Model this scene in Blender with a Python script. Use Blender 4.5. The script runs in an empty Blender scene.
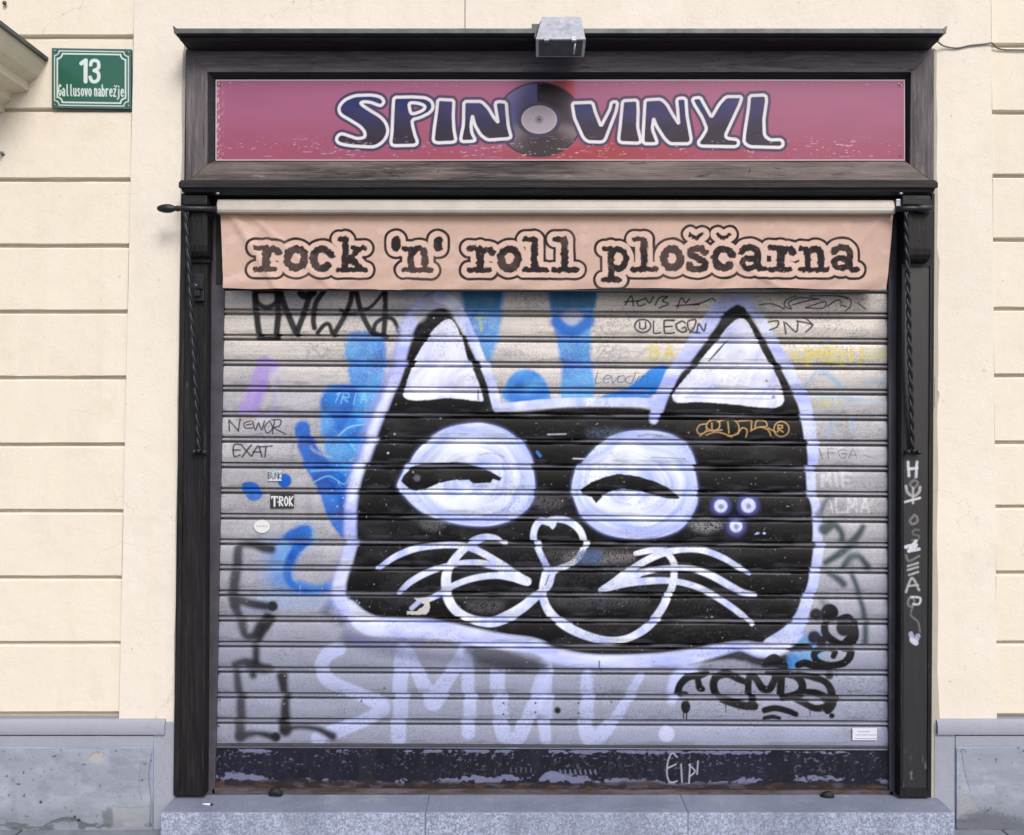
import bpy, bmesh, math, random
import numpy as np
from mathutils import Vector
random.seed(7)
D, F, ZC = 3.3, 892.0, 1.515
KA = 0.80
def lin(c, k=KA):
    c = np.asarray(c, float) / 255.0
    return np.where(c <= 0.04045, c / 12.92, ((c + 0.055) / 1.055) ** 2.4) * k
def L4(c, k=KA):
    a = lin(c, k); return (float(a[0]), float(a[1]), float(a[2]), 1.0)
def P(px, py, y):                      # metres from measured facade coordinates at depth y
    s = (D + y) / F
    return Vector(((px - 512) * s, y, ZC - (py - 417.5) * s))

# ------------------------------------------------------------------ scene basics
sc = bpy.context.scene
C = sc.collection
def link(o, parent=None):
    C.objects.link(o)
    if parent is not None: o.parent = parent
    return o
def thing(name, label, cat, group=None):
    o = bpy.data.objects.new(name, None); o.empty_display_size = .05
    o['label'] = label; o['category'] = cat
    if group: o['group'] = group
    return link(o)
def tag(o, label, cat, group=None):
    o['label'] = label; o['category'] = cat
    if group: o['group'] = group
    return o
def obj(name, bm, m, parent=None, smooth=False, bevel=0, segs=2, label=None):
    bmesh.ops.recalc_face_normals(bm, faces=bm.faces[:])
    if bevel:
        es = [e for e in bm.edges if len(e.link_faces) == 2 and e.calc_face_angle(0) > 0.5]
        bmesh.ops.bevel(bm, geom=es, offset=bevel, segments=segs, affect='EDGES', clamp_overlap=True, profile=.6)
    me = bpy.data.meshes.new(name); bm.to_mesh(me); bm.free()
    me.materials.append(m)
    if smooth:
        for p in me.polygons: p.use_smooth = True
    o = link(bpy.data.objects.new(name, me), parent)
    if label: o['label'] = label
    return o
def prism(bm, pts, yf, yb):
    """polygon given in facade coordinates, front at yf, back at yb (true prism)"""
    f = [bm.verts.new(P(x, y, yf)) for x, y in pts]
    b = [bm.verts.new(Vector((v.co.x, yb, v.co.z))) for v in f]
    n = len(pts)
    bm.faces.new(f); bm.faces.new(b[::-1])
    for i in range(n):
        bm.faces.new((f[i], b[i], b[(i + 1) % n], f[(i + 1) % n]))
def boxp(bm, x0, y0, x1, y1, yf, yb):
    prism(bm, [(x0, y0), (x1, y0), (x1, y1), (x0, y1)], yf, yb)
def box(bm, x0, x1, y0, y1, z0, z1):
    v = [bm.verts.new((x, y, z)) for x in (x0, x1) for y in (y0, y1) for z in (z0, z1)]
    for q in ((0,1,3,2),(4,6,7,5),(0,4,5,1),(2,3,7,6),(0,2,6,4),(1,5,7,3)):
        bm.faces.new([v[i] for i in q])
def tube(bm, pts, rad, n=10, twist=0.0, flat=1.0):
    pts = [Vector(p) for p in pts]
    if not hasattr(rad, '__len__'): rad = [rad] * len(pts)
    rings = []; L = 0; ref = None
    for i, p in enumerate(pts):
        t = (pts[min(i+1, len(pts)-1)] - pts[max(i-1, 0)]).normalized()
        if i: L += (p - pts[i-1]).length
        if ref is None: ref = Vector((0,1,0)) if abs(t.y) < .9 else Vector((1,0,0))
        u = (ref - t * ref.dot(t)).normalized(); ref = u; w = t.cross(u)
        a0 = twist * L
        rings.append([bm.verts.new(p + rad[i] * (u * math.cos(a0 + 2*math.pi*k/n) + w * math.sin(a0 + 2*math.pi*k/n))) for k in range(n)])
        if flat != 1.0:
            for k, v in enumerate(rings[-1]):
                if k % 2: v.co = p + (v.co - p) * flat
    for a, b in zip(rings, rings[1:]):
        for k in range(n): bm.faces.new((a[k], a[(k+1) % n], b[(k+1) % n], b[k]))
    bm.faces.new(rings[0][::-1]); bm.faces.new(rings[-1])
def sphere(bm, c, r, sx=1, sy=1, sz=1, seg=14):
    res = bmesh.ops.create_uvsphere(bm, u_segments=seg, v_segments=seg//2+2, radius=r)
    for v in res['verts']: v.co = Vector((v.co.x*sx, v.co.y*sy, v.co.z*sz)) + Vector(c)

# ------------------------------------------------------------------ materials
class M:
    def __init__(s, name):
        s.m = bpy.data.materials.new(name); s.m.use_nodes = True
        s.t = s.m.node_tree; s.n = s.t.nodes; s.l = s.t.links
        s.b = s.n['Principled BSDF']; s.co = None
    def coord(s):
        if s.co is None: s.co = s.n.new('ShaderNodeTexCoord')
        return s.co.outputs['Object']
    def map(s, scale, rot=(0,0,0)):
        mp = s.n.new('ShaderNodeMapping'); mp.inputs['Scale'].default_value = scale
        mp.inputs['Rotation'].default_value = rot
        s.l.new(s.coord(), mp.inputs[0]); return mp.outputs[0]
    def noise(s, sc_, det=5, rough=.55, scale=(1,1,1), dist=0):
        n = s.n.new('ShaderNodeTexNoise'); n.inputs['Scale'].default_value = sc_
        n.inputs['Detail'].default_value = det; n.inputs['Roughness'].default_value = rough
        n.inputs['Distortion'].default_value = dist
        s.l.new(s.map(scale), n.inputs['Vector']); return n.outputs['Fac']
    def ramp(s, f, stops):
        r = s.n.new('ShaderNodeValToRGB'); e = r.color_ramp.elements
        while len(e) < len(stops): e.new(.5)
        for k, (p, c) in enumerate(stops):
            e[k].position = p; e[k].color = c if hasattr(c, '__len__') else (c, c, c, 1)
        s.l.new(f, r.inputs[0]); return r.outputs[0]
    def mix(s, f, a, b, mode='MIX'):
        x = s.n.new('ShaderNodeMix'); x.data_type = 'RGBA'; x.blend_type = mode
        for sock, v in ((x.inputs[0], f), (x.inputs[6], a), (x.inputs[7], b)):
            if hasattr(v, 'links'): s.l.new(v, sock)
            else: sock.default_value = v
        return x.outputs[2]
    def math(s, op, a, b=0.0):
        x = s.n.new('ShaderNodeMath'); x.operation = op
        for sock, v in ((x.inputs[0], a), (x.inputs[1], b)):
            if hasattr(v, 'links'): s.l.new(v, sock)
            else: sock.default_value = v
        return x.outputs[0]
    def attr(s, nm):
        a = s.n.new('ShaderNodeAttribute'); a.attribute_name = nm; return a
    def bump(s, h, dist, strength=.6, prev=None):
        b = s.n.new('ShaderNodeBump'); b.inputs['Distance'].default_value = dist
        b.inputs['Strength'].default_value = strength; s.l.new(h, b.inputs['Height'])
        if prev is not None: s.l.new(prev, b.inputs['Normal'])
        return b.outputs[0]
    def done(s, col=None, rough=.6, metal=0.0, normal=None, spec=.5):
        def put(k, v):
            if hasattr(v, 'links'): s.l.new(v, s.b.inputs[k])
            else: s.b.inputs[k].default_value = v
        if col is not None: put('Base Color', col)
        put('Roughness', rough); put('Metallic', metal); put('Specular IOR Level', spec)
        if normal is not None: s.l.new(normal, s.b.inputs['Normal'])
        return s.m

def wall_mat(name, base, dark, seedscale=1.0, grime=True):
    m = M(name)
    n1 = m.noise(1.3 * seedscale, 6, .6)
    n2 = m.noise(14, 5, .6)
    n3 = m.noise(160, 3, .6)
    c = m.mix(m.ramp(n1, [(.35, 0), (.7, 1)]), L4(base), L4([v * .965 for v in base]))
    c = m.mix(m.ramp(n2, [(.3, .25), (.75, 0)]), c, L4([base[0]*.97, base[1]*.95, base[2]*.92]))
    # tiny stains
    c = m.mix(m.ramp(m.noise(34, 3, .7), [(.68, 0), (.75, .6)]), c, L4(dark))
    c = m.mix(m.ramp(m.noise(5.5, 8, .72), [(.52, 0), (.72, .45)]), c, L4([base[0]*.90, base[1]*.89, base[2]*.88]))
    c = m.mix(m.ramp(m.noise(3.1, 7, .7), [(.24, .5), (.42, 0)]), c, L4([min(255,base[0]*1.03), min(255,base[1]*1.035), min(255,base[2]*1.06)]))
    # hairline cracks
    v = m.n.new('ShaderNodeTexVoronoi'); v.feature = 'DISTANCE_TO_EDGE'; v.inputs['Scale'].default_value = 1.7
    w = m.n.new('ShaderNodeTexNoise'); w.inputs['Scale'].default_value = 5; w.inputs['Detail'].default_value = 6
    m.l.new(m.coord(), w.inputs['Vector'])
    vm = m.n.new('ShaderNodeVectorMath'); vm.operation = 'MULTIPLY_ADD'
    m.l.new(w.outputs['Color'], vm.inputs[0]); vm.inputs[1].default_value = (.35, .35, .35)
    m.l.new(m.coord(), vm.inputs[2]); m.l.new(vm.outputs[0], v.inputs['Vector'])
    crack = m.ramp(v.outputs['Distance'], [(0, 1), (.0035, 0)])
    gate = m.ramp(m.noise(2.2, 2), [(.52, 0), (.6, .38)])
    cm = m.math('MULTIPLY', crack, gate)
    c = m.mix(cm, c, L4(dark))
    # rain streaks: stretched vertically
    c = m.mix(m.ramp(m.noise(9, 4, .6, (1, 1, .09)), [(.5, 0), (.8, .22)]), c, L4([base[0]*.9, base[1]*.88, base[2]*.86]))
    bmp = m.bump(n3, .0016, .5)
    bmp = m.bump(m.noise(22, 6, .65), .006, .35, bmp)
    bmp = m.bump(n1, .02, .25, bmp)
    return m.done(c, .88, 0, bmp, .25)
CREAM = (241, 232, 219)
m_wall = wall_mat('cream_render', CREAM, (168, 154, 130))
m_block = wall_mat('cream_render_blocks', (241, 231, 213), (156, 144, 122), .8)
m_groove = wall_mat('groove_render', (232, 217, 190), (140, 125, 98))
m_plinth = wall_mat('grey_plinth_render', (170, 178, 193), (92, 97, 108))
m_mould = wall_mat('plinth_moulding_render', (164, 168, 182), (112, 116, 126))
m_cornice_stone = wall_mat('olive_render', (232, 224, 200), (100, 96, 80))
m_mortar = wall_mat('grey_mortar', (188, 182, 168), (85, 80, 72), 3)

def patch_plinth():
    m = M('patched_plinth')
    n = m.noise(3, 6, .65)
    c = m.ramp(n, [(.3, L4((138, 149, 174))), (.5, L4((152, 163, 192))), (.7, L4((168, 177, 202)))])
    c = m.mix(m.ramp(m.noise(7, 4, .7), [(.62, 0), (.66, .6)]), c, L4((150, 152, 158)))
    c = m.mix(m.ramp(m.noise(26, 4, .75), [(.68, 0), (.72, .9)]), c, L4((92, 92, 98)))
    # damp dirt near the pavement
    sx = m.n.new('ShaderNodeSeparateXYZ'); m.l.new(m.coord(), sx.inputs[0])
    h = m.math('ADD', sx.outputs[2], m.math('MULTIPLY', m.noise(9, 6, .7), -.16))
    c = m.mix(m.ramp(h, [(-.06, .55), (.06, 0)]), c, L4((116, 119, 130)))
    b = m.bump(m.noise(60, 5, .65), .003, .6); b = m.bump(n, .02, .35, b)
    return m.done(c, .85, 0, b, .3)
m_plinth = patch_plinth()

def wood_mat(name, dark, mid, worn, axis, wornamt=.5, rough=.5):
    m = M(name)
    sc_ = {'x': (.06, 1, 1), 'z': (1, 1, .06)}[axis]
    sc2 = {'x': (.18, 1, 1), 'z': (1, 1, .18)}[axis]
    g = m.noise(85, 6, .65, sc_)
    p = m.noise(7, 6, .65, sc2, .4)
    q = m.noise(30, 5, .7, sc2, .3)
    c = m.mix(m.ramp(g, [(.35, 0), (.65, 1)]), L4(dark), L4(mid))
    f = m.math('MULTIPLY', m.ramp(p, [(.40, 0), (.62, 1)]), wornamt)
    c = m.mix(f, c, L4(worn))
    c = m.mix(m.ramp(q, [(.60, 0), (.70, .55 * wornamt + .1)]), c, L4([min(255, w * 1.22) for w in worn]))
    g2 = m.noise(200, 5, .7, (sc_[0]*.5, 1, sc_[2]*.5))
    c = m.mix(m.ramp(g2, [(.52, 0), (.66, .5)]), c, L4([min(255, w * 1.15) for w in worn]))
    c = m.mix(m.ramp(g2, [(.30, .75), (.42, 0)]), c, L4([d * .45 for d in dark]))
    sc3 = m.noise(55, 7, .8, {'x': (.35, 1, 1), 'z': (1, 1, .35)}[axis], 1.0)
    c = m.mix(m.ramp(sc3, [(.655, 0), (.68, .8)]), c, L4((134, 124, 118)))
    c = m.mix(m.ramp(q, [(.30, .8), (.38, 0)]), c, L4([d * .5 for d in dark]))
    # nail holes and knots
    c = m.mix(m.ramp(m.noise(42, 2, .5), [(.73, 0), (.75, .9)]), c, (.01, .01, .01, 1))
    b = m.bump(g, .003, .8); b = m.bump(g2, .0015, .7, b); b = m.bump(q, .004, .5, b)
    r = m.ramp(p, [(.3, rough - .1), (.7, rough + .18)])
    return m.done(c, r, 0, b, .25)
m_wood_x = wood_mat('black_painted_wood', (20, 18, 19), (31, 29, 31), (58, 54, 56), 'x', .25)
m_wood_z = wood_mat('black_painted_wood_upright', (20, 18, 19), (30, 28, 30), (55, 52, 54), 'z', .22)
m_sf_x = wood_mat('worn_frame_wood', (42, 37, 37), (80, 72, 71), (130, 118, 113), 'x', .9, .6)
m_sf_top = wood_mat('grey_frame_wood', (66, 62, 66), (94, 88, 92), (120, 112, 116), 'x', .5, .55)
m_sf_z = wood_mat('grey_frame_wood_upright', (64, 59, 62), (92, 86, 90), (120, 112, 116), 'z', .55, .55)
m_bevel = wood_mat('black_bevel_wood', (34, 34, 38), (46, 46, 52), (60, 58, 64), 'x', .2)

def plain(name, col, rough=.5, metal=0, var=.12, sc_=30, bump=.0008, spec=.5):
    m = M(name)
    n = m.noise(sc_, 5, .65)
    c = m.mix(m.ramp(n, [(.3, 0), (.7, 1)]), L4(col), L4([v * (1 - var) for v in col]))
    return m.done(c, rough, metal, m.bump(m.noise(sc_ * 5, 3, .6), bump, .5), spec)
m_flash = plain('zinc_flashing', (112, 116, 118), .5, .3, .35, 14)
m_iron = plain('black_iron', (52, 54, 62), .42, .5, .35, 60, .002)
m_guide = plain('dark_steel_guide', (84, 81, 92), .5, .1, .3, 12)
m_dark = plain('soot_black', (22, 22, 24), .7)
m_tube = plain('beige_awning_tube', (196, 188, 178), .5, 0, .1, 10)
m_lamp = plain('galvanised_housing', (205, 208, 222), .42, .25, .25, 40)
m_lampin = plain('lamp_reflector', (98, 98, 100), .35, .6, .2, 20)
m_white = plain('white_paper', (225, 225, 232), .7, 0, .06)
m_screw = plain('rusty_screw', (120, 95, 75), .5, .6, .3, 200)
m_green = plain('dark_green_enamel', (60, 80, 74), .3)
m_alu = plain('bare_metal', (160, 165, 175), .4, .8, .15)
m_cable = plain('grey_cable', (112, 108, 100), .6)

def attr_mat(name, rough=.45, metal=0, bump=.0008, speck=.0, bscale=400, spec=.5):
    m = M(name)
    a = m.attr('paint'); c = a.outputs['Color']
    if speck:
        s = m.ramp(m.noise(330, 3, .8), [(.25, 1 - speck), (.5, 1), (.78, 1 + speck)])
        mm = m.n.new('ShaderNodeMix'); mm.data_type = 'RGBA'; mm.blend_type = 'MULTIPLY'
        cov = m.math('SUBTRACT', 1.0, m.math('MULTIPLY', a.outputs['Alpha'], .72))
        m.l.new(cov, mm.inputs[0]); m.l.new(c, mm.inputs[6]); m.l.new(s, mm.inputs[7]); c = mm.outputs[2]
    if metal:
        metal = m.math('MULTIPLY', m.math('SUBTRACT', 1.0, a.outputs['Alpha']), metal)
        rough = m.math('SUBTRACT', rough, m.math('MULTIPLY', a.outputs['Alpha'], .08))
    b = m.bump(m.noise(bscale, 3, .6), bump, .5)
    return m.done(c, rough, metal, b, spec)
m_shutter = attr_mat('sprayed_shutter_metal', .55, .25, .0008, .5, 420, .2)
m_sign = attr_mat('printed_sign_vinyl', .32, 0, .0004, 0, 60, .25)
m_cloth = attr_mat('awning_canvas', .85, 0, .0006, 0, 900, .2)
m_plate = attr_mat('enamel_plate', .2, 0, .0003, 0, 60)
m_post = attr_mat('tagged_post_paint', .45, 0, .0008, 0, 200)

# ------------------------------------------------------------------ paint engine (numpy, on mesh vertices)
def _h(ix, iy, seed):
    h = (ix.astype(np.int64) * 374761393 + iy.astype(np.int64) * 668265263 + seed * 1442695041) & 0xffffffff
    h = ((h ^ (h >> 13)) * 1274126177) & 0xffffffff
    return ((h ^ (h >> 16)) & 0xffff) / 65535.0
def vnoise(x, y, seed=0):
    ix = np.floor(x); iy = np.floor(y); fx = x - ix; fy = y - iy
    fx = fx*fx*(3-2*fx); fy = fy*fy*(3-2*fy)
    a = _h(ix, iy, seed); b = _h(ix+1, iy, seed); c = _h(ix, iy+1, seed); d = _h(ix+1, iy+1, seed)
    return (a*(1-fx)+b*fx)*(1-fy) + (c*(1-fx)+d*fx)*fy
def fbm(x, y, seed=0, o=4):
    s = 0; a = .5; t = 0
    for k in range(o):
        s = s + a * vnoise(x, y, seed + k); t += a; a *= .5; x = x*2.03+7; y = y*2.03+3
    return s / t
def sstep(a, b, x):
    t = np.clip((x - a) / (b - a), 0, 1); return t*t*(3-2*t)
def spl(pts, n=7, closed=False):
    p = np.asarray(pts, float); m = len(p); out = []
    if m < 3 and not closed: return p
    for i in range(m if closed else m - 1):
        g = (lambda k: p[k % m]) if closed else (lambda k: p[min(max(k, 0), m-1)])
        a, b, c, d = g(i-1), g(i), g(i+1), g(i+2)
        for t in np.arange(n) / n:
            out.append(.5*((2*b)+(-a+c)*t+(2*a-5*b+4*c-d)*t*t+(-a+3*b-3*c+d)*t**3))
    if not closed: out.append(p[-1])
    return np.array(out)
class Canvas:
    def __init__(s, X, Y, base, pad=6):
        s.X, s.Y, s.pad = X, Y, pad
        s.cx = X.mean(0); s.cy = Y.mean(1)
        s.C = np.empty(X.shape + (3,)); s.C[:] = lin(base); s.A = np.zeros(X.shape)
    def crop(s, x0, y0, x1, y1):
        c0, c1 = np.searchsorted(s.cx, [x0 - s.pad, x1 + s.pad]); r0, r1 = np.searchsorted(s.cy, [y0 - s.pad, y1 + s.pad])
        return slice(r0, max(r1, r0)), slice(c0, max(c1, c0))
    def blend(s, w, a, col, cov=1.0):
        if callable(col): col = col(s.X[w], s.Y[w])
        elif len(np.shape(col)) == 1: col = lin(col)
        a = a[..., None]
        s.C[w] = s.C[w] * (1 - a) + col * a
        s.A[w] = np.maximum(s.A[w] * (1 - a[..., 0] * (cov == 0)), a[..., 0] * cov)
    def dist(s, pts, w, lim):
        """distance field (minus radius) to a polyline; returns window and field"""
        p = np.asarray(pts, float)
        r = np.asarray(w, float) / 2
        if r.ndim == 0: r = np.full(len(p), r)
        elif len(r) != len(p): r = np.interp(np.linspace(0, 1, len(p)), np.linspace(0, 1, len(r)), r)
        m = r.max() + lim
        W = s.crop(p[:,0].min()-m, p[:,1].min()-m, p[:,0].max()+m, p[:,1].max()+m)
        d = np.full(s.X[W].shape, 1e3)
        if d.size == 0: return W, d
        if len(p) == 1:
            return W, np.hypot(s.X[W]-p[0,0], s.Y[W]-p[0,1]) - r[0]
        ro, co = W[0].start, W[1].start
        for i in range(len(p)-1):
            a, b = p[i], p[i+1]; mm = max(r[i], r[i+1]) + lim
            V = s.crop(min(a[0],b[0])-mm, min(a[1],b[1])-mm, max(a[0],b[0])+mm, max(a[1],b[1])+mm)
            x = s.X[V]; y = s.Y[V]
            if x.size == 0: continue
            e = b - a; q = e.dot(e) + 1e-9
            t = np.clip(((x-a[0])*e[0] + (y-a[1])*e[1]) / q, 0, 1)
            dd = np.hypot(x-a[0]-t*e[0], y-a[1]-t*e[1]) - (r[i] + (r[i+1]-r[i])*t)
            U = (slice(V[0].start-ro, V[0].stop-ro), slice(V[1].start-co, V[1].stop-co))
            d[U] = np.minimum(d[U], dd)
        return W, d
    def stroke(s, pts, w, col, a=1.0, soft=.6, smooth=True, rough=0, n=6, cov=1.0, speck=0):
        if smooth: pts = spl(pts, n)
        W, d = s.dist(pts, w, soft + rough + 1)
        if d.size == 0: return
        if rough: d = d + (fbm(s.X[W]*.45, s.Y[W]*.45, 11, 3) - .5) * 2 * rough
        al = sstep(soft, -soft, d) * a
        if speck: al = al * (1 - speck * sstep(.45, .75, vnoise(s.X[W]*1.1, s.Y[W]*1.1, 5)))
        s.blend(W, al, col, cov)
    def sdf(s, pts, margin):
        p = np.asarray(pts, float)
        W = s.crop(p[:,0].min()-margin, p[:,1].min()-margin, p[:,0].max()+margin, p[:,1].max()+margin)
        x = s.X[W]; y = s.Y[W]; ins = np.zeros(x.shape, bool); d = np.full(x.shape, 1e6)
        for i in range(len(p)):
            a, b = p[i], p[(i+1) % len(p)]; e = b - a; q = e.dot(e) + 1e-9
            t = np.clip(((x-a[0])*e[0] + (y-a[1])*e[1]) / q, 0, 1)
            d = np.minimum(d, (x-a[0]-t*e[0])**2 + (y-a[1]-t*e[1])**2)
            if a[1] != b[1]:
                c = ((a[1] > y) != (b[1] > y)) & (x < (b[0]-a[0])*(y-a[1])/(b[1]-a[1]) + a[0]); ins ^= c
        d = np.sqrt(d); return W, np.where(ins, -d, d)
    def poly(s, pts, col, a=1.0, soft=.6, smooth=True, rough=0, cov=1.0, speck=0, n=5):
        if smooth: pts = spl(pts, n, True)
        W, d = s.sdf(pts, soft + rough + 1)
        if d.size == 0: return
        if rough: d = d + (fbm(s.X[W]*.4, s.Y[W]*.4, 17, 3) - .5) * 2 * rough
        al = sstep(soft, -soft, d) * a
        if speck: al = al * (1 - speck * sstep(.4, .8, vnoise(s.X[W]*1.2, s.Y[W]*1.2, 9)))
        s.blend(W, al, col, cov)
    def disc(s, x, y, r, col, ry=None, **k):
        ry = ry or r; t = np.linspace(0, 2*np.pi, 20)[:-1]
        s.poly([(x + r*math.cos(a), y + ry*math.sin(a)) for a in t], col, smooth=False, **k)
FONT = {
 'A': [[(0,1),(.5,0),(1,1)],[(.2,.65),(.8,.65)]], 'B': [[(0,0),(0,1),(.9,.85),(.9,.6),(0,.5),(.8,.3),(.7,.05),(0,0)]],
 'C': [[(1,.15),(.5,0),(0,.3),(0,.7),(.5,1),(1,.85)]], 'D': [[(0,0),(0,1),(.7,.9),(1,.5),(.7,.1),(0,0)]],
 'E': [[(1,0),(0,0),(0,1),(1,1)],[(0,.5),(.8,.5)]], 'F': [[(1,0),(0,0),(0,1)],[(0,.5),(.8,.5)]],
 'G': [[(1,.15),(.5,0),(0,.3),(0,.7),(.5,1),(1,.8),(1,.55),(.55,.55)]], 'H': [[(0,0),(0,1)],[(1,0),(1,1)],[(0,.5),(1,.5)]],
 'I': [[(.5,0),(.5,1)]], 'K': [[(0,0),(0,1)],[(1,0),(0,.55),(1,1)]], 'L': [[(0,0),(0,1),(.9,1)]],
 'M': [[(0,1),(.05,0),(.5,.65),(.95,0),(1,1)]], 'N': [[(0,1),(0,0),(1,1),(1,0)]],
 'O': [[(.5,0),(0,.3),(0,.7),(.5,1),(1,.7),(1,.3),(.5,0)]], 'P': [[(0,1),(0,0),(.9,.08),(.9,.45),(0,.55)]],
 'R': [[(0,1),(0,0),(.9,.08),(.9,.42),(0,.5),(1,1)]], 'S': [[(1,.1),(.4,0),(0,.25),(1,.7),(.6,1),(0,.9)]],
 'T': [[(0,0),(1,0)],[(.5,0),(.5,1)]], 'U': [[(0,0),(0,.8),(.5,1),(1,.8),(1,0)]], 'V': [[(0,0),(.5,1),(1,0)]],
 'W': [[(0,0),(.25,1),(.5,.35),(.75,1),(1,0)]], 'X': [[(0,0),(1,1)],[(1,0),(0,1)]], 'Y': [[(0,0),(.5,.5),(1,0)],[(.5,.5),(.5,1)]],
 'Z': [[(0,0),(1,0),(0,1),(1,1)]], '!': [[(.5,0),(.5,.65)],[(.5,.92),(.5,1)]], '-': [[(.2,.5),(.8,.5)]], '.': [[(.5,.95),(.5,1)]],
 '1': [[(.1,.2),(.6,0),(.6,1)]], '3': [[(0,.12),(.25,0),(.8,0),(1,.2),(.9,.42),(.45,.48),(.9,.55),(1,.8),(.8,1),(.2,1),(0,.88)]],
 'a': [[(.1,.45),(.5,.35),(.9,.5),(.9,1)],[(.9,.62),(.3,.65),(.05,.82),(.3,1),(.9,.92)]],
 'l': [[(.4,0),(.4,.9),(.8,1)]], 'u': [[(0,.35),(0,.85),(.4,1),(.9,.9)],[(.9,.35),(.9,1)]],
 's': [[(.9,.42),(.4,.35),(.1,.5),(.85,.78),(.6,1),(.05,.95)]], 'o': [[(.5,.35),(.05,.5),(.05,.85),(.5,1),(.95,.85),(.95,.5),(.5,.35)]],
 'v': [[(0,.35),(.5,1),(1,.35)]], 'n': [[(.05,.35),(.05,1)],[(.05,.5),(.5,.35),(.9,.45),(.9,1)]],
 'b': [[(.05,0),(.05,1),(.6,1),(.95,.8),(.95,.5),(.5,.35),(.05,.5)]], 'r': [[(.1,.35),(.1,1)],[(.1,.55),(.5,.35),(.85,.38)]],
 'e': [[(.05,.66),(.95,.66),(.9,.42),(.5,.35),(.05,.5),(.05,.85),(.5,1),(.95,.93)]],
 'z': [[(.05,.35),(.9,.35),(.05,1),(.95,1)]], 'j': [[(.6,.35),(.6,1.1),(.1,1.25)],[(.6,.1),(.6,.14)]],
 'd': [[(.95,0),(.95,1),(.4,1),(.05,.8),(.05,.5),(.5,.35),(.95,.5)]], 'i': [[(.5,.35),(.5,1)],[(.5,.1),(.5,.14)]],
}
def text(cv, s, x, y, h, adv, lw, col, w=.72, slant=0, jit=0, a=1, soft=.5, dy=0, smooth=False, rnd=None, speck=0):
    rnd = rnd or random.Random(len(s) * 13 + int(x))
    for i, ch in enumerate(s):
        if ch == ' ': continue
        for line in FONT[ch]:
            pts = [(x + i*adv + px_*adv*w + slant*(1-py_)*h + rnd.uniform(-jit, jit), y + py_*h + dy*i + rnd.uniform(-jit, jit)) for px_, py_ in line]
            hw = jit > 0 and len(pts) > 2
            if hw: pts = 0.5*np.array(spl(pts, 5)) + 0.5*np.array([np.array([np.interp(t, range(len(pts)), [p[0] for p in pts]), np.interp(t, range(len(pts)), [p[1] for p in pts])]) for t in np.arange(0, (len(pts)-1)*5+1)/5])
            cv.stroke(pts, [lw*rnd.uniform(.75,1.2), lw*rnd.uniform(.8,1.1), lw*rnd.uniform(.6,1.1)] if jit > 0 else lw, col, a, soft, smooth=smooth, speck=speck)
def grid_obj(name, cv, depth, mat, parent, plane_y, smooth=True):
    """mesh whose vertices sit at the canvas coordinates of plane plane_y, pushed by depth"""
    X, Y = cv.GX, cv.GY
    R, Cn = X.shape; s = (D + plane_y) / F
    co = np.empty((R*Cn, 3), np.float32)
    co[:,0] = ((X - 512) * s).ravel(); co[:,1] = (plane_y + depth).ravel(); co[:,2] = (ZC - (Y - 417.5) * s).ravel()
    idx = np.arange(R*Cn).reshape(R, Cn)
    q = np.stack([idx[1:,:-1], idx[1:,1:], idx[:-1,1:], idx[:-1,:-1]], -1).reshape(-1, 4)
    me = bpy.data.meshes.new(name); n = len(q)
    me.vertices.add(R*Cn); me.vertices.foreach_set('co', co.ravel())
    me.loops.add(n*4); me.loops.foreach_set('vertex_index', q.ravel().astype(np.int32))
    me.polygons.add(n); me.polygons.foreach_set('loop_start', np.arange(0, n*4, 4, dtype=np.int32))
    me.polygons.foreach_set('loop_total', np.full(n, 4, np.int32))
    me.update(calc_edges=True)
    if smooth: me.polygons.foreach_set('use_smooth', np.ones(n, bool))
    at = me.color_attributes.new('paint', 'FLOAT_COLOR', 'POINT')
    col = np.concatenate([np.clip(cv.C, 0, 1), cv.A[..., None]], -1).astype(np.float32)
    at.data.foreach_set('color', col.ravel())
    me.materials.append(mat)
    return link(bpy.data.objects.new(name, me), parent)

# ================================================================== THE SETTING: ground
def ground():
    bm = bmesh.new()
    n = 24
    v = [bm.verts.new(p) for p in ((-60,-60,0),(60,-60,0),(60,.3,0),(-60,.3,0))]
    bm.faces.new(v)
    m = M('pavement_stone')
    br = m.n.new('ShaderNodeTexBrick'); br.inputs['Scale'].default_value = 1.0
    br.inputs['Brick Width'].default_value = .6; br.inputs['Row Height'].default_value = .4
    br.inputs['Mortar Size'].default_value = .006
    br.inputs['Color1'].default_value = L4((128,134,148)); br.inputs['Color2'].default_value = L4((142,147,158)); br.inputs['Mortar'].default_value = L4((70,70,76))
    m.l.new(m.coord(), br.inputs['Vector'])
    c = m.mix(m.ramp(m.noise(9,6,.7), [(.35,.5),(.65,0)]), br.outputs['Color'], L4((98,100,108)))
    o = obj('pavement', bm, m.done(c, .85, 0, m.bump(m.noise(60,5,.7), .004, .6), .3))
    o['kind'] = 'structure'
ground()

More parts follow.
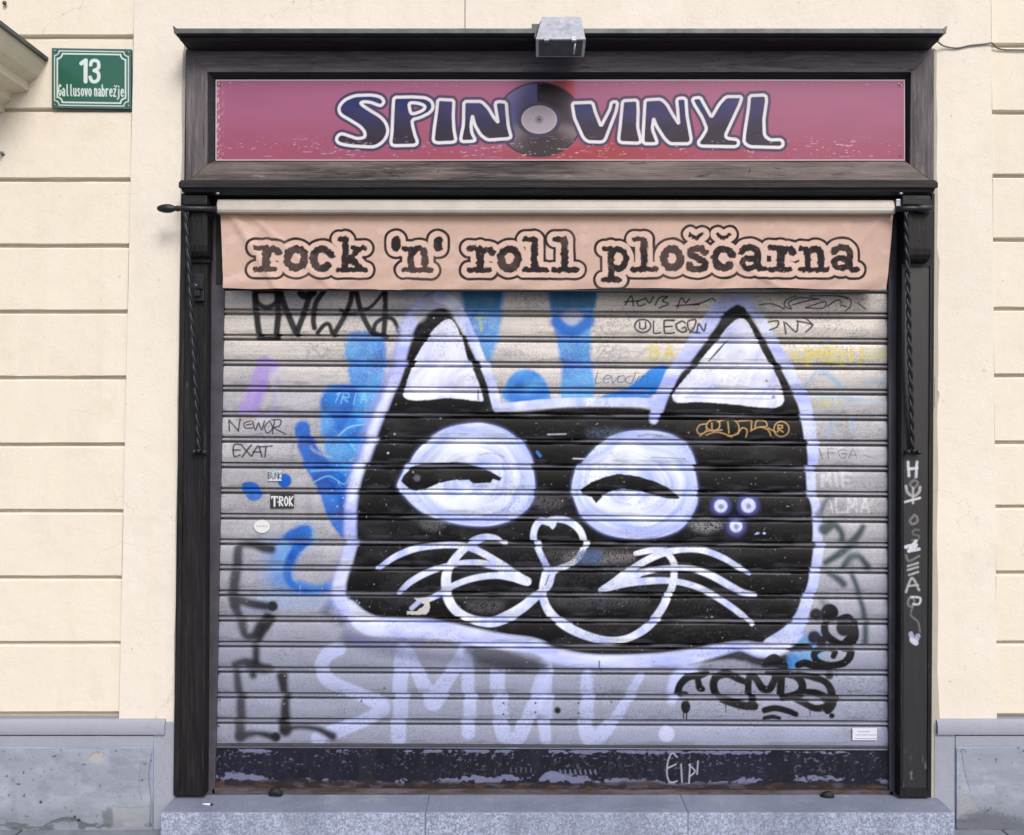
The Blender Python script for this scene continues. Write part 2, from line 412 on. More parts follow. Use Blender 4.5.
def step():
    m = M('speckled_grey_stone')
    n = m.noise(4, 5, .6)
    geo = m.n.new('ShaderNodeNewGeometry'); sx = m.n.new('ShaderNodeSeparateXYZ'); m.l.new(geo.outputs['Normal'], sx.inputs[0])
    c = m.mix(m.ramp(n, [(.3, 0), (.7, 1)]), L4((124,132,152)), L4((142,149,168)))
    sp = m.ramp(m.noise(130, 4, .8), [(.44, 0), (.6, 1)])
    front = m.ramp(sx.outputs[2], [(.3, 1), (.9, .12)])
    c = m.mix(m.math('MULTIPLY', sp, front), c, L4((196,205,232)))
    sd = m.ramp(m.noise(170, 3, .75), [(.55, 0), (.7, .8)])
    c = m.mix(m.math('MULTIPLY', sd, front), c, L4((98,104,122)))
    c = m.mix(m.ramp(m.noise(3.2, 6, .75, (1,1,.3)), [(.48, 0), (.66, .6)]), c, L4((112,120,140)))
    c = m.mix(m.ramp(m.noise(11, 6, .75), [(.56, 0), (.64, .5)]), c, L4((166,172,188)))
    c = m.mix(m.ramp(m.noise(48, 4, .8), [(.66, 0), (.7, .8)]), c, L4((64,64,72)))
    b = m.bump(m.noise(150, 4, .8), .004, .7)
    mat = m.done(c, .8, 0, b, .35)
    bm = bmesh.new()
    zt = ZC - 1.402; y0 = -.135
    xs = [-1.30, -.24, .37, 1.275, 1.30+.30]
    xs = [(160-512)*(D+y0)/F, (425-512)*(D+y0)/F, (688-512)*(D+y0)/F, (955-512)*(D+y0)/F]
    for a, b_ in zip(xs, xs[1:]):
        box(bm, a + .0003, b_ - .0003, y0, .16, -.05, zt)
    o = obj('stone_doorstep', bm, mat, bevel=.006, segs=3)
    tag(o, 'pale grey speckled stone doorstep running under the whole shutter', 'doorstep')
step()

# ================================================================== facade
fac = thing('town_house', 'cream rendered town house front with grooved block edges and blue grey plinth', 'building')
eL = lambda py: 134.5 - 15.5 * py / 720.0      # outline of the raised strip, left and right
eR = lambda py: 991 + 6 * py / 720.0
TOP, PB = -900, 722
def strips():
    bm = bmesh.new(); yf, yb = -.009, .25
    # opening: inner L/R
    iL = [(184, 40), (173, 835)]; iR = [(932, 40), (936, 835)]
    def pv(x, y, d): return bm.verts.new(P(x, y, d)) if d == yf else bm.verts.new(Vector((P(x, y, yf).x, d, P(x, y, yf).z)))
    def quad(pts):
        f = [bm.verts.new(P(x, y, yf)) for x, y in pts]; b = [bm.verts.new(Vector((v.co.x, yb, v.co.z))) for v in f]
        bm.faces.new(f)
        for i in range(4): bm.faces.new((f[i], b[i], b[(i+1)%4], f[(i+1)%4]))
    quad([(eL(40), 40), (184, 40), (176, PB), (eL(PB), PB)])
    quad([(932, 40), (eR(40), 40), (eR(PB), PB), (936, PB)])
    for x0, x1 in ((None, 464.6), (465.4, None)):
        a = (eL(TOP), TOP) if x0 is None else (x0, TOP); b = (eR(TOP), TOP) if x1 is None else (x1, TOP)
        c = (eR(40), 40) if x1 is None else (x1, 40); d = (eL(40), 40) if x0 is None else (x0, 40)
        quad([a, b, c, d])
    obj('wall_strip', bm, m_wall, fac)
    bm = bmesh.new()     # core masonry behind and around the opening
    box(bm, -7, P(180,0,0).x, .0225, .5, 0, 7); box(bm, P(933,0,0).x, 7, .0225, .5, 0, 7)
    box(bm, P(180,0,0).x, P(933,0,0).x, .0225, .5, P(0,60,0).z, 7)
    box(bm, P(180,0,0).x, P(933,0,0).x, .3, .5, 0, P(0,60,0).z)
    obj('masonry', bm, m_groove, fac)
strips()
GL = [-510,-440,-372,-304,-236,-168,-99,-31, 37, 110, 180, 246, 312, 378, 445, 511.5, 578, 643.5, 714]
GR = [-510,-440,-372,-304,-236,-168,-99,-27, 45.5, 112.5, 176, 240, 309, 376, 443, 507, 573, 643, 716]
def vn1(x):
    i = math.floor(x); f = x - i; f = f*f*(3-2*f)
    h = lambda k: (math.sin(k*127.1)*43758.5453) % 1.0
    return h(i)*(1-f) + h(i+1)*f
def blocks(gr, edge, side):
    bm = bmesh.new()
    prof = []
    for a, b in zip(gr, gr[1:]):
        t, u = a + 2.4, b - 2.2
        prof += [(a + .6, .0215), (t - .6, .004), (t + .6, 0), (u - .5, 0), (u + .1, .003), (u + .4, .0215)]
    prof.append((gr[-1] + .3, .0215))
    rr = random.Random(5 + side)
    far = -7 if side < 0 else 7
    rows = []
    for q, (py, d) in enumerate(prof):
        e = P(edge(py), py, 0).x; z = P(0, py, 0).z; row = []
        for t in [0, .002, .004] + [.006 + .011*j for j in range(90)] + [1.0]:
            x = e + .0015*math.sin(py*3.1) + (far - e)*t
            w_ = vn1(x*16 + q*3.7) - .5; w2 = vn1(x*70 + q*9.1) - .5
            chip = .004*max(0, vn1(x*9 + q*5.3) - .80)*5
            dz = .0016*w_ + .0012*w2 if 0 < q < len(prof)-1 else 0
            row.append(bm.verts.new((x, d + (chip if d < .01 else 0), z + dz)))
        rows.append(row)
    for a, b in zip(rows, rows[1:]):
        for j in range(len(a)-1): bm.faces.new((a[j], a[j+1], b[j+1], b[j]))
    obj('grooved_panel', bm, m_block, fac)
blocks(GL, eL, -1); blocks(GR, eR, 1)

def plinth_face(side):
    a, b = (-140, 152.3) if side < 0 else (956.7, 1190)
    GX, GY = np.meshgrid(np.arange(a, b, .8), np.arange(748.6, 831, .8))
    cv = Canvas(GX, GY, (154,160,174)); cv.GX, cv.GY = GX, GY; W = (slice(None),)*2
    n = fbm(GX*.02, GY*.03, 201+side, 5); cv.C *= (.80+.42*n)[..., None]
    cv.blend(W, sstep(.5,.68,fbm(GX*.05,GY*.06,205,5))*.5, (176,180,194)); cv.blend(W, sstep(.52,.7,fbm(GX*.015,GY*.09,207,4))*.35, (136,142,156))
    cv.blend(W, sstep(.60,.75,fbm(GX*.07,GY*.1,209,5))*.35, (128,132,142)); cv.blend(W, sstep(.77,.80,fbm(GX*.25,GY*.25,210,4))*.8, (76,76,80))
    cv.blend(W, sstep(800,830,GY+14*fbm(GX*.04,GY*.05,212,4))*.45, (118,122,130))
    cv.blend(W, sstep(.55,.65,fbm(GX*.06,GY*.2,213,4))*sstep(812,826,GY)*.7, (78,80,84))
    if side < 0:
        cv.poly([(88,758),(94,753),(104,752),(102,761),(94,762)], (182,174,174), .85, .9, rough=2.6); cv.stroke([(88,758),(95,752.5),(104,753),(102,758)], [.5,1.1,.5], (110,104,104), .7, .5, rough=.5)
        cv.poly([(112,806),(150,807),(149,826),(112,827)], (160,162,168), .6, 2, smooth=False, rough=4); cv.stroke([(112,806),(132,807.5),(150,806)], [.4,1,.3], (104,104,108), .55, .7, rough=.6)
        cv.poly([(103,812),(112,808),(112,826),(104,826)], (104,106,112), .7, 2, rough=2)
        cv.stroke([(40,829),(52,822),(68,818),(82,822),(100,828)], [1,2,3,2,1], (84,86,92), .8, 1.2, rough=.8)
        cv.stroke([(152,752),(149,775),(151,800),(150,822)], .9, (92,94,102), .8, .5); cv.stroke([(141,765),(139,785),(142,800)], .7, (100,102,108), .5, .5)
        for x, y, r in ((41,802,1.6),(7,776,1),(9,795,.9),(57,747,1),(75,817,1.6),(79,820,2)): cv.disc(x, y, r, (50,50,54), a=.9, soft=.6)
    else:
        cv.stroke([(962,752),(964,770),(970,790)], .8, (100,100,106), .7, .5); cv.poly([(958,790),(972,800),(980,812),(958,815)], (160,160,164), .7, 1.5, smooth=False, rough=2)
        cv.poly([(960,818),(985,810),(1012,816),(1036,824),(1040,834),(956,834)], (92,94,102), .7, 5, rough=5); cv.stroke([(960,752),(963,749),(966,752)], 1, (80,80,84), .8)
    o = grid_obj('plinth_face', cv, -.0006 - .0012*fbm(GX*.12,GY*.12,215,4), m_stone, fac, -.0225)
m_stone = attr_mat('painted_stone', .85, 0, .003, 0, 90, .2)
def plinth():
    zg = -.02
    for side in (-1, 1):
        far = -7 if side < 0 else 7
        plinth_face(side)
        if side < 0: xs, xe = P(152,0,-.03).x, P(174,0,-.02).x
        else: xs, xe = P(957,0,-.03).x, P(935,0,-.02).x
        bm = bmesh.new()
        z1 = P(0, 748, -.03).z
        box(bm, min(far,xs), max(far,xs), -.022, .2, zg, z1)
        obj('plinth', bm, m_plinth, fac, bevel=.004)
        bm = bmesh.new()
        box(bm, min(xs,xe)-.001, max(xs,xe), -.016, .2, zg, P(0, 722.5, -.02).z)
        x2 = xs
        box(bm, min(far,x2), max(far,x2), -.019, .2, z1 - .001, P(0, 737, -.03).z)
        obj('plinth_band', bm, m_mould, fac, bevel=.003)
        # rounded moulding on top
        bm = bmesh.new()
        zt, zb = P(0, 719.5, -.02).z, P(0, 734.2, -.02).z
        xm = P(165,0,-.02).x if side < 0 else P(937,0,-.02).x
        pr = []
        for k in range(9):
            a = k / 8 * math.pi * .55
            pr.append((-.012 - .016 * math.sin(a), zt - (zt - zb) * .8 * (1 - math.cos(a)) / 1.16))
        pr.append((-.026, zb)); pr.append((.1, zb)); pr.append((.1, zt))
        f = [bm.verts.new((xm, y, z)) for y, z in pr]; b = [bm.verts.new((far, y, z)) for y, z in pr]
        bm.faces.new(f); bm.faces.new(b)
        for i in range(len(pr)): bm.faces.new((f[i], f[(i+1)%len(pr)], b[(i+1)%len(pr)], b[i]))
        obj('plinth_moulding', bm, m_mould, fac)
    # thin mortar lips beside the shopfront
    bm = bmesh.new()
    prism(bm, [(183,50),(186,50),(184,180),(176,795),(171,795),(172.5,760),(174.2,700),(174,640),(175.8,600),(175.6,520),(177.6,460),(177.2,400),(178.8,350),(179.2,290),(180.8,240),(180.4,190),(182.2,150),(181.6,100)], -.014, .02)
    obj('mortar_edge', bm, m_mortar, fac, bevel=.001)
    bm = bmesh.new()
    prism(bm, [(934,48),(937,50),(936.5,90),(937.6,120),(936.8,170),(938.2,200),(937.2,250),(939.4,268),(938.2,310),(938.6,360),(937.4,420),(938.4,470),(937,540),(938.5,600),(937.6,670),(940,720),(939,760),(943,798),(931,798),(931,700),(933,300)], -.014, .02)
    obj('mortar_edge', bm, m_mortar, fac, bevel=.001)
plinth()
def window_cornice():
    # levels: (end x at wall, py at wall, projection)
    S = D / F
    lv = [(48.5, 57.5), (48.5, 61), (45, 61.2), (44, 66), (38, 77), (30, 82), (28.5, 82.5), (28.5, 91), (22, 92.5), (13, 94.5), (12, 96), (11.5, 101), (4, 106), (3, 113)]
    def build(levels, name, mat):
        bm = bmesh.new(); rings = []
        for x, py in levels:
            pr = .33 - (48.5 - x) * S; X = (x - 512) * S; Z = ZC - (py - 417.5) * S
            rings.append([bm.verts.new((X, .01, Z)), bm.verts.new((X, -pr, Z)), bm.verts.new((-4.2, -pr, Z)), bm.verts.new((-4.2, .01, Z))])
        for a, b in zip(rings, rings[1:]):
            for i in range(4): bm.faces.new((a[i], a[(i+1)%4], b[(i+1)%4], b[i]))
        bm.faces.new(rings[0]); bm.faces.new(rings[-1])
        return obj(name, bm, mat, fac)
    build(lv[:2], 'cornice_flashing', m_flash)
    build(lv[2:], 'window_cornice', m_cornice_stone)
window_cornice()

# ================================================================== shopfront
sf = thing('shopfront_frame', 'black weathered wooden shopfront frame around the shutter with moulded cornice', 'shopfront')
def cornice(levels, x0, x1, name, mat, ybk=.02, label=None):
    """levels: (z_m, proj, inset) lofted, mitred at both ends. x0/x1 metres of the outermost level"""
    bm = bmesh.new(); rings = []
    for z, pr, ins in levels:
        rings.append([bm.verts.new((x0+ins, ybk, z)), bm.verts.new((x0+ins, -pr, z)), bm.verts.new((x1-ins, -pr, z)), bm.verts.new((x1-ins, ybk, z))])
    for a, b in zip(rings, rings[1:]):
        for i in range(4): bm.faces.new((a[i], a[(i+1)%4], b[(i+1)%4], b[i]))
    bm.faces.new(rings[0]); bm.faces.new(rings[-1])
    return obj(name, bm, mat, sf, label=label)
def zz(py, y): return P(0, py, y).z
pc = .15
x0 = P(174, 0, -pc).x; x1 = P(946, 0, -pc).x
cornice([(zz(33.3,-pc), pc-.010, .006), (zz(34.8,-pc), pc-.012, .007), (zz(35,-pc), .116, .030), (zz(36.2,-.13), .128, .020), (zz(38,-.13), .134, .014), (zz(40.6,-.125), .130, .018), (zz(40.8,-.125), .136, .014), (zz(41.9,-.125), .127, .018), (zz(42.1,-.12), .116, .026), (zz(44,-.11), .104, .040), (zz(46.5,-.09), .082, .058), (zz(48.5,-.07), .066, .068), (zz(51,-.05), .056, .074)], x0, x1, 'cornice', m_wood_x)
bm = bmesh.new()
box(bm, x0, x1, -pc, -.012, zz(33.2,-pc), zz(28.3,-pc))
fl = obj('flashing', bm, m_flash, sf, bevel=.0015)
for xx in (x0, x1):   # bent corner tips
    bm = bmesh.new(); s_ = 1 if xx < 0 else -1
    v = [bm.verts.new((xx + s_*a, -pc - .001 + b, zz(28.3,-pc) + c)) for a, b, c in ((-.004,0,.010),(.012,0,-.002),(0,0,-.016),(-.004,.006,.010),(.012,.006,-.002),(0,.006,-.016))]
    bm.faces.new(v[:3]); bm.faces.new(v[3:][::-1])
    for i in range(3): bm.faces.new((v[i], v[3+i], v[3+(i+1)%3], v[(i+1)%3]))
    obj('flashing_tip', bm, m_flash, sf)
# sign frame: stiles and rails with mitred corners
YF = -.05
o_ = [(186, 49), (934, 49), (934, 183), (186, 183)]
i_ = [(207.5, 72), (911, 72), (910, 164.5), (207.5, 164.5)]
k_ = [(215, 79.2), (905.5, 79.2), (905.5, 161), (215, 161)]
def rail(a, b, name, mat, mat2, yin=-.045, ybev=-.018):
    n = 1
    bm = bmesh.new()
    p = [P(*o_[a], YF), P(*o_[b], YF), P(*i_[b], yin), P(*i_[a], yin)]
    f = [bm.verts.new(q) for q in p]; bk = [bm.verts.new(Vector((q.x, .03, q.z))) for q in p]
    bm.faces.new(f); bm.faces.new(bk)
    for i in range(4): bm.faces.new((f[i], bk[i], bk[(i+1)%4], f[(i+1)%4]))
    r = obj(name, bm, mat, sf, bevel=.0012, segs=1)
    bm = bmesh.new()
    q = [P(*i_[a], yin+.002), P(*i_[b], yin+.002), P(*k_[b], ybev), P(*k_[a], ybev)]
    f = [bm.verts.new(v) for v in q]; bk = [bm.verts.new(Vector((v.x, .025, v.z))) for v in q]
    bm.faces.new(f); bm.faces.new(bk)
    for i in range(4): bm.faces.new((f[i], bk[i], bk[(i+1)%4], f[(i+1)%4]))
    obj('bevel_strip', bm, mat2, r)
rail(0, 1, 'sign_rail', m_sf_top, m_bevel)
rail(1, 2, 'sign_stile', m_sf_z, m_bevel)
rail(2, 3, 'sign_rail', m_sf_x, m_sf_x)
rail(3, 0, 'sign_stile', m_sf_z, m_bevel)
# ledge below
pl = .105
x0 = P(178.6, 0, -pl).x; x1 = P(938, 0, -pl).x
cornice([(zz(179.6,-.085), .072, .01), (zz(180.2,-.09), .092, .004), (zz(183,-.1), .105, 0), (zz(187.6,-.1), .105, 0), (zz(188.2,-.1), .096, .006), (zz(191.6,-.095), .092, .008), (zz(194,-.09), .078, .02)], x0, x1, 'ledge', m_wood_x)
bm = bmesh.new(); boxp(bm, 184, 193, 932, 199.5, -.03, .14)
obj('soffit', bm, m_dark, sf)
# side posts
def post(side):
    if side < 0:
        out = [(181, 193), (208, 193), (204.5, 795.5), (173, 795.5)]
        pan = [(187, 268), (204, 268), (200.5, 786), (179, 786)]
    else:
        out = [(902, 193), (935, 193), (931.5, 797.5), (900, 797.5)]
    bm = bmesh.new(); prism(bm, out, -.03, .16)
    p = obj('side_post', bm, m_wood_z, sf, bevel=.003)
    return p
pL = post(-1)
bm = bmesh.new(); prism(bm, [(181,266),(185,266),(179,790),(174,790)], -.036, -.029); obj('edge_bead', bm, m_wood_z, pL, bevel=.001)
bm = bmesh.new(); prism(bm, [(204,266),(207.5,266),(204,790),(201,790)], -.036, -.029); obj('edge_bead', bm, m_wood_z, pL, bevel=.001)
bm = bmesh.new(); prism(bm, [(186,259),(210,259),(210,262.5),(186,262.5)], -.042, -.029); obj('cap_bead', bm, m_wood_z, pL, bevel=.001)
pR = post(1)
bm = bmesh.new(); prism(bm, [(902,266),(904.5,266),(903,790),(900.5,790)], -.036, -.029); obj('edge_bead', bm, m_wood_z, pR, bevel=.001)
bm = bmesh.new(); prism(bm, [(930,266),(934,266),(931,790),(927.5,790)], -.036, -.029); obj('edge_bead', bm, m_wood_z, pR, bevel=.001)
# tagged face of the right post
xs = np.arange(0, 1.0001, 1/44); ys = np.arange(268, 788, .62)
ty = (ys - 268) / 520
GX = 904.8 - 1.7*ty[:,None] + (24.8 - .9*ty[:,None]) * xs[None,:]; GY = np.repeat(ys[:,None], len(xs), 1)
cv = Canvas(GX, GY, (38,37,40)); cv.GX, cv.GY = GX, GY
nn = fbm(GX*.5, GY*.04, 3, 4); cv.C *= (.75 + .6*nn)[..., None]
wv = sstep(.62, .72, fbm(GX*.35, GY*.12, 8, 4)) * sstep(740, 785, GY); cv.blend((slice(None), slice(None)), wv*.8, (120,112,108))
G1, G2, G3 = (176,176,178), (120,120,122), (210,212,222)
def ps(p, w=2, c=G1, a=.95): cv.stroke(p, w*1.25, c, a, .6, smooth=len(p) > 2, speck=.35)
ps([(908,462),(909,476)],2.2,G3); ps([(917,462),(916,477)],2.2,G3); ps([(909,469),(917,468)],2.2,G3)
ps([(914,480),(910,484),(914,488),(918,483),(914,480)],1.8,G2); ps([(906,486),(908,493),(914,496),(919,492),(920,487)],2.2,G1)
ps([(913,488),(913,503)],2,G1); ps([(905,502),(912,500),(920,498)],1.9,G3)
ps([(914,516),(910,520),(912,524),(917,522),(917,517),(914,515)],2,G2)
ps([(919,530),(914,530),(913,534),(919,536),(917,540),(912,540)],1.7,G2,.6)
ps([(906,547),(916,545),(909,551)],3,G3,1); ps([(916,541),(910,550),(919,549)],2.5,G3,1)
ps([(906,555),(909,561),(919,556)],1.8,G2); ps([(908,566),(918,563)],1.8,G1); ps([(908,570),(918,567)],1.8,G1); ps([(909,575),(918,572)],1.8,G1)
ps([(906,592),(912,578),(919,590)],1.9,G1); ps([(908,586),(918,585)],1.7,G1)
ps([(909,598),(908,605),(913,606),(914,599),(909,598)],1.8,G2); ps([(911,597),(920,598),(919,604),(913,604)],1.6,G3)
ps([(913,606),(911,615),(918,622),(920,632)],1.6,G2,.7); ps([(911,634),(914,642),(918,636)],4,(170,175,205),.9); ps([(912,640),(916,643)],4,G3,.9)
grid_obj('tagged_panel', cv, np.zeros(GX.shape), m_post, pR, -.0312)
# corbels
def corbel(x0, x1, yb):
    bm = bmesh.new()
    X0, X1 = P(x0,0,-.08).x, P(x1,0,-.08).x
    prof = [(-.02, zz(205.5,-.08)), (-.082, zz(205.5,-.08)), (-.082, zz(yb-14,-.08)), (-.078, zz(yb-8,-.08)), (-.066, zz(yb-4,-.08)), (-.045, zz(yb-1,-.06)), (-.02, zz(yb,-.06))]
    a = [bm.verts.new((X0, y, z)) for y, z in prof]; b = [bm.verts.new((X1, y, z)) for y, z in prof]
    bm.faces.new(a); bm.faces.new(b)
    for i in range(len(prof)): bm.faces.new((a[i], a[(i+1)%len(prof)], b[(i+1)%len(prof)], b[i]))
    c = obj('corbel', bm, m_wood_z, sf, bevel=.002)
    bm = bmesh.new(); boxp(bm, x0-5.5, 195.3, x1-.5, 204.8, -.086, -.02); obj('corbel_cap', bm, m_wood_x, c, bevel=.004)
    bm = bmesh.new(); sphere(bm, P((x0+x1)/2, 240, -.083), .003, 1, .5, 1, 10); obj('nail_head', bm, m_dark, c)
corbel(188, 207.5, 259); corbel(908, 931.5, 262.5)
# lock on the left post
bm = bmesh.new(); boxp(bm, 192, 274, 204, 301, -.045, -.029); lk = obj('lock_plate', bm, m_iron, pL, bevel=.002)
bm = bmesh.new(); boxp(bm, 196.5, 279, 202.5, 289, -.056, -.044); obj('latch', bm, m_iron, lk, bevel=.002)
bm = bmesh.new(); tube(bm, [P(193,286,-.058), P(195,284,-.062), P(196.5,285,-.062), P(196,287.5,-.06)], .0022, 8); obj('hook', bm, m_alu, lk, True)
bm = bmesh.new(); boxp(bm, 193.5, 290, 199.5, 296, -.060, -.044); obj('keyhole', bm, m_dark, lk, bevel=.003)

# ================================================================== sign board
def sign():
    x0, x1, y0, y1 = 215.6, 905, 79.6, 160.6
    GX, GY = np.meshgrid(np.linspace(x0, x1, 1160), np.linspace(y0, y1, 150))
    cv = Canvas(GX, GY, (160,92,122)); cv.GX, cv.GY = GX, GY
    W = (slice(None), slice(None))
    t = (GY - y0) / (y1 - y0); n = fbm(GX*.012, GY*.03, 4, 4)
    cen = np.exp(-((GX - 590) / 210.0) ** 2)
    cv.blend(W, np.clip((t - .35 + (n-.5)*.6) * 1.6, 0, 1) * (.25 + .75*cen), (158,62,70))
    cv.blend(W, np.clip((t - .5) * 1.3, 0, 1) * (1-cen) * .55, (150,72,94))
    cv.blend(W, sstep(.75, 0, t) * .22, (172,104,142))
    cv.blend(W, sstep(.5, .7, fbm(GX*.03, GY*.2, 14, 4)) * .25, (160,92,132))
    # record
    cx, cy, rx, ry = 539.2, 119.6, 43, 37.3
    r = np.hypot((GX-cx)/rx, (GY-cy)/ry); ang = np.arctan2((GY-cy)/ry, (GX-cx)/rx)
    cv.poly([(552,80),(573,80),(576,100),(560,104)], (178,72,70), .8, 2, smooth=False)
    al = sstep(1.01, .985, r)
    def disc_col(X, Y):
        g = .5 + .5*np.sin(r*95); out = np.empty(X.shape+(3,))
        a_ = lin((52,58,112)); b_ = lin((100,100,148)); k_ = lin((10,9,11)); gr = lin((58,46,50)); gl = lin((138,122,126))
        up = (Y < cy + 6)
        left = (X < 537)
        m1 = sstep(.3, 1, r)[..., None]
        out[:] = a_*(1-m1) + b_*m1
        rt = k_*(1) + (lin((62,54,60)) - k_) * sstep(-1.2, -.2, ang)[..., None]
        out = np.where(left[..., None], out, rt)
        dn = gr + (gl-gr) * (np.exp(-((ang-.25)/.35)**2) + .8*np.exp(-((ang-2.7)/.5)**2))[..., None]
        w_ = sstep(cy-2, cy+16, Y)[..., None]; out = out*(1-w_) + dn*w_
        return out * (.9 + .14*g[..., None])
    cv.blend(W, al, disc_col)
    cv.blend(W, sstep(.03, .01, np.abs(r-.99)), (48,44,62))
    r2 = np.hypot((GX-cx)/22, (GY-cy)/17.3); cv.blend(W, sstep(1.03,.97,r2), (62,58,84))
    r3 = np.hypot((GX-cx)/17.6, (GY-cy)/14); cv.blend(W, sstep(1.04,.97,r3), (200,190,198)); cv.blend(W, sstep(.97,.92,r3), (176,164,174))
    r4 = np.hypot(GX-cx, GY-cy); cv.blend(W, sstep(4.4,3.6,r4), (140,130,136)); cv.blend(W, sstep(1.6,.8,r4), (60,52,58))
    def conv(pts, ox, oy, k): return [(ox+u/k, oy+v/k) for u, v in pts]
    S = conv([(240,150),(180,155),(110,185),(70,235),(80,285),(150,330),(220,375),(255,420),(250,455),(200,465),(150,450),(90,432),(60,445),(50,475),(75,500),(150,515),(250,522),(330,520),(390,480),(420,420),(410,360),(370,310),(300,265),(240,225),(225,205),(250,195),(300,200),(350,218),(375,220),(392,195),(370,165),(310,150)],330,75,7.314)
    Pp = conv([(470,165),(600,162),(700,168),(745,195),(755,240),(730,275),(660,310),(600,325),(600,360),(620,440),(640,490),(625,512),(460,515),(445,495),(455,420),(460,300),(465,200)],330,75,7.314)
    Pc = conv([(585,205),(640,205),(685,220),(695,240),(670,265),(600,285),(580,240)],330,75,7.314)
    I1 = conv([(790,180),(905,185),(900,300),(905,400),(920,480),(900,490),(780,495),(755,480),(765,380),(780,280)],330,75,7.314)
    N1 = conv([(85,160),(190,160),(230,200),(262,255),(292,290),(280,220),(272,170),(290,160),(338,165),(342,230),(350,310),(368,375),(350,382),(225,390),(185,360),(150,300),(135,240),(125,300),(130,350),(152,390),(140,398),(72,400),(65,385),(82,300)],450,75,6.02)
    V2 = conv([(10,125),(100,122),(112,165),(138,230),(180,150),(185,120),(212,120),(205,160),(155,290),(140,298),(80,296),(60,280),(20,190)],570,75,4.452)
    I2 = conv([(235,115),(300,112),(303,160),(300,230),(315,295),(305,303),(225,300),(217,288),(225,220)],570,75,4.452)
    N2 = conv([(335,112),(405,108),(430,130),(455,175),(485,220),(480,150),(475,110),(490,103),(515,105),(520,180),(540,290),(530,305),(445,305),(420,280),(385,225),(372,190),(365,240),(388,300),(380,305),(330,305),(325,290),(330,200)],570,75,4.452)
    Y2 = conv([(545,105),(580,100),(590,120),(630,190),(665,130),(695,97),(765,97),(755,130),(690,270),(700,283),(745,288),(752,305),(740,318),(580,315),(570,300),(590,275),(610,240),(590,190),(550,125)],570,75,4.452)
    Ll = conv([(800,93),(870,90),(875,110),(862,200),(865,270),(890,290),(940,288),(950,305),(940,322),(800,318),(775,300),(778,260),(795,150)],570,75,4.452)
    letters = [(S,None,True),(Pp,Pc,False),(I1,None,False),(N1,None,False),(V2,None,False),(I2,None,False),(N2,None,False),(Y2,None,False),(Ll,None,False)]
    def rnd(p, sm):      # soften corners a little
        if sm: return spl(p, 5, True)
        p = np.array(p); out = []
        for i in range(len(p)):
            a, b, c = p[i-1], p[i], p[(i+1) % len(p)]
            for q in (a, c):
                pass
            la, lc = np.linalg.norm(a-b), np.linalg.norm(c-b)
            out += [b + (a-b)*min(.3, 1.6/la), b + (c-b)*min(.3, 1.6/lc)]
        return np.array(out)
    fields = []
    for p, c, sm in letters:
        Wd, d = cv.sdf(rnd(p, sm), 8)
        if c is not None:
            W2, d2 = cv.sdf(rnd(c, True), 40)
            full = np.full(GX.shape, 1e3); full[W2] = d2; d = np.maximum(d, -full[Wd])
        fields.append((Wd, d))
    for Wd, d in fields: cv.blend(Wd, sstep(5.0, 4.2, d), (70,58,92))
    def fill(X, Y):
        q = sstep(100, 135, Y)[..., None]; nn_ = fbm(X*.05, Y*.15, 6, 3)[..., None]
        return (lin((36,48,104))*(1-q) + lin((50,42,60))*q) * (.62 + .55*nn_)
    for Wd, d in fields:
        cv.blend(Wd, sstep(2.1, 1.4, d), (226,222,226)); cv.blend(Wd, sstep(-1.0, -1.7, d), fill)
    # scuffs: flaking streaks of the print along the bottom and the left edge
    f = fbm(GX*.17, GY*1.1, 21, 4); band = sstep(132, 148, GY)*sstep(160, 154, GY)
    gt = sstep(.42,.6,fbm(GX*.012,GY*0,29,2)); cv.blend(W, sstep(.755, .785, f + .05*gt) * band * .75, (226,182,196))
    f2 = fbm(GX*.9, GY*.5, 22, 3); cv.blend(W, sstep(.60,.68,f2)*sstep(226,217,GX)*.85, (225,190,200))
    f3 = fbm(GX*.3, GY*.9, 27, 3); cv.blend(W, sstep(.78,.82,f3)*sstep(90,82,GY)*.7, (222,180,195))
    for xx in (220, 900):
        cv.disc(xx, 84.5, 3, (150,70,80), a=.8, soft=1); cv.stroke([(xx-1,83.5),(xx+1.4,85)], 1.2, (235,205,200), .9)
    cv.blend(W, sstep(.45,.75,fbm(GX*.02,GY*.06,25,5))*.12, (120,70,96))
    edge = np.minimum(np.minimum(GX-x0, x1-GX), np.minimum(GY-y0, y1-GY))
    cv.blend(W, sstep(1.3, .7, edge), (205,190,198))
    root = thing('shop_sign', 'long pink shop sign reading SPIN VINYL with a record between the words', 'sign')
    dep = .0008*np.sin(GX*.02)*np.sin(GY*.05)
    grid_obj('printed_panel', cv, dep, m_sign, root, -.024)
    bm = bmesh.new(); boxp(bm, x0+.3, y0+.3, x1-.3, y1-.3, -.0225, .02); obj('backing_board', bm, m_alu, root)
    for xx, yy in ((220.5,84.5),(900,84.5),(220.5,156),(900,156)):
        bm = bmesh.new(); sphere(bm, P(xx,yy,-.025), .003, 1, .5, 1, 10); obj('screw', bm, m_screw, root, True)
sign()

